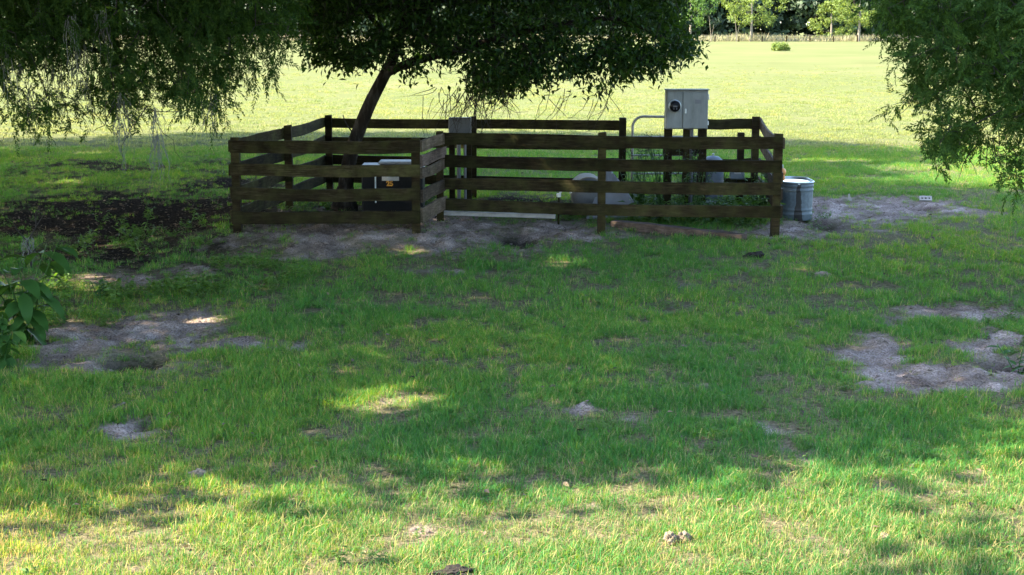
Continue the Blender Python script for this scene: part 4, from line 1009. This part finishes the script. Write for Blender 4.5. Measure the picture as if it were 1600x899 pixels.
# ------------------------------------------------------------------ grass (points with instanced tufts)
SRC = bpy.data.collections.new('tuft_sources')
def blade_tuft(nb, rad, hmin, hmax, w, lean, rg):
    V = []; Tt = []
    for k in range(nb):
        a = rg.uniform(0, 2 * math.pi); r = rad * math.sqrt(rg.random()); b = np.array([r * math.cos(a), r * math.sin(a), -.01])
        az = rg.uniform(0, 2 * math.pi); h = rg.uniform(hmin, hmax); ln = abs(rg.normal(0, lean)) + .1
        d = np.array([math.cos(az), math.sin(az), 0]); fc = az + math.pi / 2 + rg.normal(0, .5); s = np.array([math.cos(fc), math.sin(fc), 0])
        base = len(V); ww = w * rg.uniform(.7, 1.3)
        for t, wf_ in ((0, .8), (.4, 1), (.75, .65)):
            c = b + np.array([0, 0, 1]) * h * (t - .28 * ln * t * t) + d * h * ln * t * t
            V += [c - s * ww * wf_ / 2, c + s * ww * wf_ / 2]
        V.append(b + np.array([0, 0, 1]) * h * (1 - .28 * ln - max(0, ln - .7) * .3) + d * h * ln)
        for q in (0, 2): Tt += [(base + q, base + q + 1, base + q + 3), (base + q, base + q + 3, base + q + 2)]
        Tt.append((base + 4, base + 5, base + 6))
    return np.array(V), np.array(Tt)
def source(name, V, T_, mat):
    o = bpy.data.objects.new(name, mesh_np(name, V, tris=T_, mat=mat)); return o
def make_coll(name, objs):
    c = bpy.data.collections.new(name)
    for o in objs: c.objects.link(o)
    return c
def scatter(name, pts, rot, scale, idx, tint, shade, coll):
    me = bpy.data.meshes.new(name); me.vertices.add(len(pts)); me.vertices.foreach_set('co', np.asarray(pts, np.float32).ravel()); me.update()
    for nm, ty, key, arr in (('rot', 'FLOAT_VECTOR', 'vector', rot), ('scl', 'FLOAT_VECTOR', 'vector', scale), ('idx', 'INT', 'value', idx), ('tint', 'FLOAT', 'value', tint), ('shade', 'FLOAT', 'value', shade)):
        a = me.attributes.new(nm, ty, 'POINT'); a.data.foreach_set(key, np.ascontiguousarray(arr, np.int32 if ty == 'INT' else np.float32).ravel())
    o = link(name, me)
    ng = bpy.data.node_groups.new(name + '_scatter', 'GeometryNodeTree')
    ng.interface.new_socket('Geometry', in_out='INPUT', socket_type='NodeSocketGeometry'); ng.interface.new_socket('Geometry', in_out='OUTPUT', socket_type='NodeSocketGeometry')
    gi = ng.nodes.new('NodeGroupInput'); go = ng.nodes.new('NodeGroupOutput'); ip = ng.nodes.new('GeometryNodeInstanceOnPoints')
    ci = ng.nodes.new('GeometryNodeCollectionInfo'); ci.inputs[0].default_value = coll; ci.inputs['Separate Children'].default_value = True; ci.inputs['Reset Children'].default_value = True
    def na(nm, ty):
        n_ = ng.nodes.new('GeometryNodeInputNamedAttribute'); n_.data_type = ty; n_.inputs[0].default_value = nm; return n_.outputs[0]
    ng.links.new(gi.outputs[0], ip.inputs['Points']); ng.links.new(ci.outputs[0], ip.inputs['Instance']); ip.inputs['Pick Instance'].default_value = True
    ng.links.new(na('idx', 'INT'), ip.inputs['Instance Index']); ng.links.new(na('scl', 'FLOAT_VECTOR'), ip.inputs['Scale'])
    e2r = ng.nodes.new('FunctionNodeEulerToRotation'); ng.links.new(na('rot', 'FLOAT_VECTOR'), e2r.inputs[0]); ng.links.new(e2r.outputs[0], ip.inputs['Rotation'])
    ng.links.new(ip.outputs[0], go.inputs[0])
    md = o.modifiers.new('scatter', 'NODES'); md.node_group = ng
    return o
def pts_in_view(n, y0, y1, margin, rg, hw=.352):
    """even over the ground area seen, plus a margin"""
    out = np.zeros((0, 2))
    while len(out) < n:
        y = rg.uniform(y0, y1, n * 2); x = rg.uniform(-1, 1, n * 2) * (hw * y1 + margin)
        k = np.abs(x) < hw * y + margin; out = np.concatenate([out, np.stack([x[k], y[k]], 1)])
    return out[:n]
rg = np.random.default_rng(3)
tufts = [source('grass_tuft', *blade_tuft(24, .09, .04, .115, .0048, .8, rg), M['grass']) for k in range(4)] + \
        [source('grass_tuft', *blade_tuft(14, .06, .06, .14, .005, .95, rg), M['grass']) for k in range(3)]
big = [source('grass_patch', *blade_tuft(46, .2, .03, .08, .011, .8, rg), M['pasture']) for k in range(4)]
ct = make_coll('lawn_tufts', tufts); cbg = make_coll('pasture_tufts', big)
def lawn(name, n, y0, y1, margin, coll, nv, smin, smax, label, rg, thin=1.0, hw=.352, flat=1.0):
    xy = pts_in_view(n, y0, y1, margin, rg, hw); x, y = xy[:, 0], xy[:, 1]
    sm = sand_m(x, y); dm = dark_m(x, y); hm = hole_m(x, y)
    lush = fbm(x * .55, y * .4, 101); fine = fbm(x * 2.4, y * 2.0, 105)
    thin = field(E_S, x, y, 1.0)
    prob = (1 - .45 * thin) * (1 - sm * .95) * (1 - dm * .975) * (1 - hm) * np.clip(.55 + (fine - .44) * 3.6, np.where((y > 9.8) & (y < 22), .28, .42), 1) * (1 - np.clip(field(E_H, x, y, .5) * 1.6, 0, 1))
    if y1 > 100: prob = prob * np.clip((128 - y) / 90, 0, 1) ** 2.6
    k = rg.random(len(x)) < prob; x, y, sm, dm, lush, fine = (a[k] for a in (x, y, sm, dm, lush, fine))
    s = rg.uniform(smin, smax, len(x)) * (.6 + .7 * fine) * (1 - .6 * sm) * (1 - .25 * dm)
    z = ground_z(x, y)
    rot = np.stack([rg.normal(0, .12, len(x)), rg.normal(0, .12, len(x)), rg.uniform(0, 6.283, len(x))], 1)
    idx = rg.integers(0, 4, len(x)); 
    if nv == 7: idx = np.where((fine > .55) & (rg.random(len(x)) < .45), rg.integers(4, 7, len(x)), idx)
    tint = np.clip(.03 + .5 * (.5 - fine) + rg.normal(0, .06, len(x)) + .2 * sm, .02, .7)
    tint = tint + np.clip((9.8 - y) / 2, 0, 1) * .22  # more straw-coloured blades up front, partly standing in for yellow sunlight
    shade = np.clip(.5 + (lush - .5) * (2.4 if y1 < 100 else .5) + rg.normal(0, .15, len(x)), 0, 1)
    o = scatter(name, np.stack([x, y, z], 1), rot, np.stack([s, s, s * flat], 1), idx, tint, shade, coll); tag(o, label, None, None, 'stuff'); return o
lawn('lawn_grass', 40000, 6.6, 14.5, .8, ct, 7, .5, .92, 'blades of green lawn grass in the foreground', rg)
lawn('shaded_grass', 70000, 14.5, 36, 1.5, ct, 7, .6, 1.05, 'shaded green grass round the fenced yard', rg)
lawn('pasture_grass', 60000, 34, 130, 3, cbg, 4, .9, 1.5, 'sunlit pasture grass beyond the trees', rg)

# ------------------------------------------------------------------ fallen leaves
n = 17000; xy = pts_in_view(n, 6.7, 34, .8, rg); x, y = xy[:, 0], xy[:, 1]
k = rg.random(n) < np.clip(.1 + dark_m(x, y) * .9 + sand_m(x, y) * .15, 0, 1); x, y = x[k], y[k]; n = len(x)
pos = np.stack([x, y, ground_z(x, y) + rg.uniform(.006, .05, n)], 1); dd = rg.normal(0, 1, (n, 3)); dd[:, 2] *= .25
nh = rg.normal(0, .35, (n, 3)) + np.array([0, 0, 1.]); s = rg.uniform(.03, .075, n)
Vf, Tf = leaves(pos, dd, nh, s, s * .5, .2, .1)
o = link('fallen_leaves', mesh_np('fallen_leaves', Vf, tris=Tf, mat=M['dead_leaf'])); tag(o, 'scattered brown fallen leaves on the ground', None, None, 'stuff')

# small sand clods on the bare patches
import bmesh as _b
bm = _b.new(); _b.ops.create_icosphere(bm, subdivisions=2, radius=1); cv = np.array([v_.co[:] for v_ in bm.verts]); cf = np.array([[v_.index for v_ in f_.verts] for f_ in bm.faces]); bm.free()
csrc = []
for k in range(4):
    kk = 1 + .9 * (fbm(cv[:, 0] * 2 + cv[:, 2] + k * 5, cv[:, 1] * 2 + cv[:, 2] * 1.3, 200 + k) - .5); csrc.append(source('clod', cv * kk[:, None] * np.array([1, .8, .55]), cf, M['sandclod']))
xy = pts_in_view(60000, 7, 27, .8, rg); x, y = xy[:, 0], xy[:, 1]; k = rg.random(len(x)) < sand_m(x, y) * .42; x, y = x[k], y[k]; n = len(x); sz = .006 + .017 * rg.random(n) ** 3
o = scatter('sand_clods', np.stack([x, y, ground_z(x, y)], 1), np.stack([rg.normal(0, .3, n), rg.normal(0, .3, n), rg.uniform(0, 6.28, n)], 1), np.stack([sz * 1.3, sz, sz], 1), rg.integers(0, 4, n), np.zeros(n), np.zeros(n), make_coll('clod_sources', csrc))
tag(o, 'loose sandy clods scattered over the bare patches', None, None, 'stuff')
# dead straw lying between the blades
n = 90000; xy = pts_in_view(n, 6.6, 21, .8, rg); x, y = xy[:, 0], xy[:, 1]
k = rg.random(n) < np.clip(.35 + (.5 - fbm(x * 2.4, y * 2.0, 105)) * 3.5, .08, 1) * np.where(y > 14, .7, 1) + .35 * (sand_m(x, y) > .3); x, y = x[k], y[k]; n = len(x)
pos = np.stack([x, y, ground_z(x, y) + rg.uniform(.002, .035, n)], 1); dd = rg.normal(0, 1, (n, 3)); dd[:, 2] *= .18
Vf, Tf = leaves(pos, dd, rg.normal(0, .4, (n, 3)) + np.array([0, 0, 1.]), rg.uniform(.02, .065, n), rg.uniform(.003, .006, n), .1, .05)
M['straw'] = leafy('dead_straw', (0.07, 0.05, 0.03), (0.28, 0.225, 0.125), 0.2, (1, .9, .7), 0.8)
o = link('straw', mesh_np('straw', Vf, tris=Tf, mat=M['straw'])); tag(o, 'dead straw lying between the grass blades', None, None, 'stuff')

# ------------------------------------------------------------------ weeds
def weed_mesh(nst, hgt, ln, wd, per, rg, spread=.12, up=.6):
    parts = []; pos = []; d = []
    for k in range(nst):
        b = np.array([rg.normal(0, spread * .5), rg.normal(0, spread * .5), 0]); tip = b + np.array([rg.normal(0, spread), rg.normal(0, spread), hgt * rg.uniform(.6, 1.1)])
        for j in range(per):
            t = (j + .5) / per; a = rg.uniform(0, 6.283); pos.append(b + (tip - b) * t); d.append((math.cos(a), math.sin(a), rg.normal(.1, .3)))
        parts.append(leaves(np.array([b]), np.array([tip - b]), np.array([[rg.normal(), rg.normal(), 0.1]]), np.linalg.norm(tip - b), .008, 0))
    n = len(pos); s = rg.uniform(.7, 1.3, n)
    parts.append(leaves(np.array(pos), np.array(d), np.array([[0, 0, 1.]]) + rg.normal(0, .25, (n, 3)), ln * s, wd * s, .15, .15))
    return join(parts)
wsrc = make_coll('weed_sources', [source('weed', *weed_mesh(5, .2, .06, .03, 7, rg), M['leaf_weed']) for k in range(3)])
wp_ = []
for u0, u1, v0, v1, nn in ((260, 480, 415, 465, 24), (120, 330, 330, 400, 22), (60, 210, 440, 520, 26), (0, 360, 230, 300, 18), (980, 1215, 330, 352, 45), (1040, 1215, 318, 335, 50), (430, 680, 320, 345, 22), (700, 960, 330, 350, 20), (1262, 1292, 338, 350, 5), (1540, 1600, 480, 560, 14), (240, 330, 440, 470, 12)):
    for k in range(nn): wp_.append(on(rg.uniform(u0, u1), rg.uniform(v0, v1)))
for k in range(120):                                   # thick weeds inside the right half of the yard
    u = rg.uniform(990, 1200); wp_.append(np.array([P(u, 300, 22)[0], rg.uniform(21.2, 23.6), .0]))
wp_ = np.array(wp_); xy = pts_in_view(1500, 6.8, 26, .5, rg); xy = xy[(fbm(xy[:, 0] * .8, xy[:, 1] * .6, 141) > .5) & (sand_m(xy[:, 0], xy[:, 1]) < .6)]
ny_ = len(wp_); wp_ = np.concatenate([wp_, np.stack([xy[:, 0], xy[:, 1], ground_z(xy[:, 0], xy[:, 1])], 1)])
n = len(wp_); s = rg.uniform(.6, 1.35, n)
s[ny_ - 120:ny_] *= 1.6; s[ny_:] *= rg.uniform(.25, .5, n - ny_); s[:ny_][wp_[:ny_, 0] > 4.2] *= .6
o = scatter('weeds', wp_, np.stack([np.zeros(n), np.zeros(n), rg.uniform(0, 6.28, n)], 1), np.stack([s, s, s], 1), rg.integers(0, 3, n), np.zeros(n), np.full(n, .5), wsrc)
tag(o, 'low broadleaf weeds round the fence and the bare patches', None, None, 'stuff')

def stem_plant(name, label, cat, loc, stems, ln, wd, per, rg, mat='leaf_broad', curl=.25, seedhead=False, droop=.3, spread=.25):
    o = thing(name, label, cat, loc); mb = MB(); pos = []; d = []; hp = []; hd = []
    for hgt in stems:
        az = rg.uniform(0, 6.283); sp = rg.uniform(.2, 1) * spread * hgt * 2; b = np.array([rg.normal(0, .03), rg.normal(0, .03), -.03])
        pts = [b, b + np.array([math.cos(az) * sp * .3, math.sin(az) * sp * .3, hgt * .5]), b + np.array([math.cos(az) * sp, math.sin(az) * sp, hgt])]
        pts = spline(pts, 4); mb.tube(pts, list(np.linspace(.008, .003, len(pts))), 5)
        for j in range(per):
            t = .2 + .8 * (j + rg.random() * .6) / per; q = pts[min(len(pts) - 1, int(t * (len(pts) - 1)))]; a = rg.uniform(0, 6.283)
            pos.append(q); d.append((math.cos(a), math.sin(a), rg.normal(.05, .25) - droop * (1 - t)))
        if seedhead:
            for j in range(16): hp.append(pts[-1] + np.array([rg.normal(0, .02), rg.normal(0, .02), rg.uniform(-.12, .05)])); hd.append((rg.normal(), rg.normal(), .8))
    mb.build('stem', M['leaf_broad'], o)
    n = len(pos); s = rg.uniform(.6, 1.25, n); P0 = np.array(pos); D0 = nrm(np.array(d)); nh = np.array([[0, 0, 1.]]) + rg.normal(0, .2, (n, 3))
    # each leaf in two halves so that it arches
    V1_, T1_ = leaves(P0, D0, nh, ln * s, wd * s, .12, .0)
    sd = nrm(np.cross(D0, nh)); up_ = np.cross(sd, D0)
    VV = []; TT = []
    for i in range(n):
        L_, w_ = ln * s[i], wd * s[i]; base = len(VV)
        for t, k in ((.0, .15), (.25, .85), (.5, 1), (.75, .7), (1, 0)):
            c = P0[i] + D0[i] * L_ * t * (1 - .15 * t) - np.array([0, 0, 1.]) * curl * L_ * t * t
            VV += [c - sd[i] * w_ / 2 * k + up_[i] * w_ * .12 * k, c, c + sd[i] * w_ / 2 * k + up_[i] * w_ * .12 * k]
        for q in range(4):
            b = base + q * 3
            for e in (0, 1): TT += [(b + e, b + e + 1, b + e + 4), (b + e, b + e + 4, b + e + 3)]
    if n <= 80:
        for i in range(n):
            link('leaf', mesh_np('leaf', np.array(VV[i * 15:(i + 1) * 15]), tris=np.array(TT[i * 16:(i + 1) * 16]) - i * 15, mat=M[mat], smooth=True), o)
    else:
        c = link('leaves', mesh_np('leaves', np.array(VV), tris=np.array(TT), mat=M[mat], smooth=True), o); tag(c, kind='stuff')
    if hp:
        Vh, Th = leaves(np.array(hp), np.array(hd), rg.normal(0, 1, (len(hp), 3)), .035, .014); tag(link('flower_head', mesh_np('flower_head', Vh, tris=Th, mat=M['twig']), o), kind='stuff')
    return o
stem_plant('broadleaf_plant', 'large leafy green plant with broad drooping leaves at the left edge', 'plant', on(40, 540), [1.0, .9, .75, .95, .6, .8], .3, .12, 11, np.random.default_rng(4), droop=.55, curl=.45, spread=.3)
stem_plant('broadleaf_plant', 'low leafy green plant at the left edge below the larger one', 'plant', on(8, 575), [.5, .45, .4, .5], .2, .085, 12, np.random.default_rng(24), droop=.5, curl=.4, spread=.35)
stem_plant('broadleaf_plant', 'small leafy plant at the right edge beside the bare patch', 'plant', on(1597, 575), [.4, .35, .3, .38], .12, .055, 8, np.random.default_rng(5))
stem_plant('broadleaf_plant', 'pale small weed catching light on the left bare soil', 'plant', on(160, 468), [.25, .22, .2, .26, .2], .07, .045, 7, np.random.default_rng(15))
for k, (u, yd, hs, lab) in enumerate(((1005, 22.6, 1.15, 'tall flowering weed between the tube gate and the rails'), (1030, 22.2, 1.2, 'tall flowering weed just left of the meter posts'), (1062, 21.7, 1.1, 'tall weed growing in front of the meter cabinet'), (1090, 21.6, .95, 'weed clump under the meter cabinet door'), (1120, 23.2, .85, 'leafy weed clump before the pressure tank'), (1185, 22.4, .75, 'leafy weed clump inside the right corner of the yard'), (985, 22.9, .9, 'leafy weed clump behind the draped sheet'))):
    x = P(u, 300, yd)[0]; rk = np.random.default_rng(40 + k)
    stem_plant('tall_weed', lab, 'weed', (x, yd, gz(x, yd)), [hs * rk.uniform(.7, 1.08) for q in range(13)], .085, .03, 13, rk, 'leaf_weed', .2, k < 4, spread=.16)
# dead branch with moss on the left
p = on(50, 425); db = thing('dead_branch', 'dead mossy branch standing in the litter under the left cedar', 'branch', tuple(p))
mb = MB(); mb.tube([(0, 0, -.05), (-.01, 0, .15), (-.04, .02, .33), (.06, .05, .5), (.16, .08, .66)], [.014, .013, .01, .007, .003], 6)
for a in (((-.04, .02, .33), (-.15, .0, .47), (-.2, -.03, .62)), ((-.01, 0, .18), (.12, -.03, .3), (.26, -.04, .36)), ((-.01, 0, .1), (-.12, .02, .2), (-.26, 0, .16)), ((.06, .05, .5), (.05, .1, .66), (.12, .12, .78))): mb.tube(a, [.008, .006, .003], 5)
mb.build('twig', M['twig'], db)
o_ = moss(db, [np.array(p) + [-.04, .02, .36]] * 2 + [np.array(p) + [-.02, .02, .3]], [.34, .3, .28])
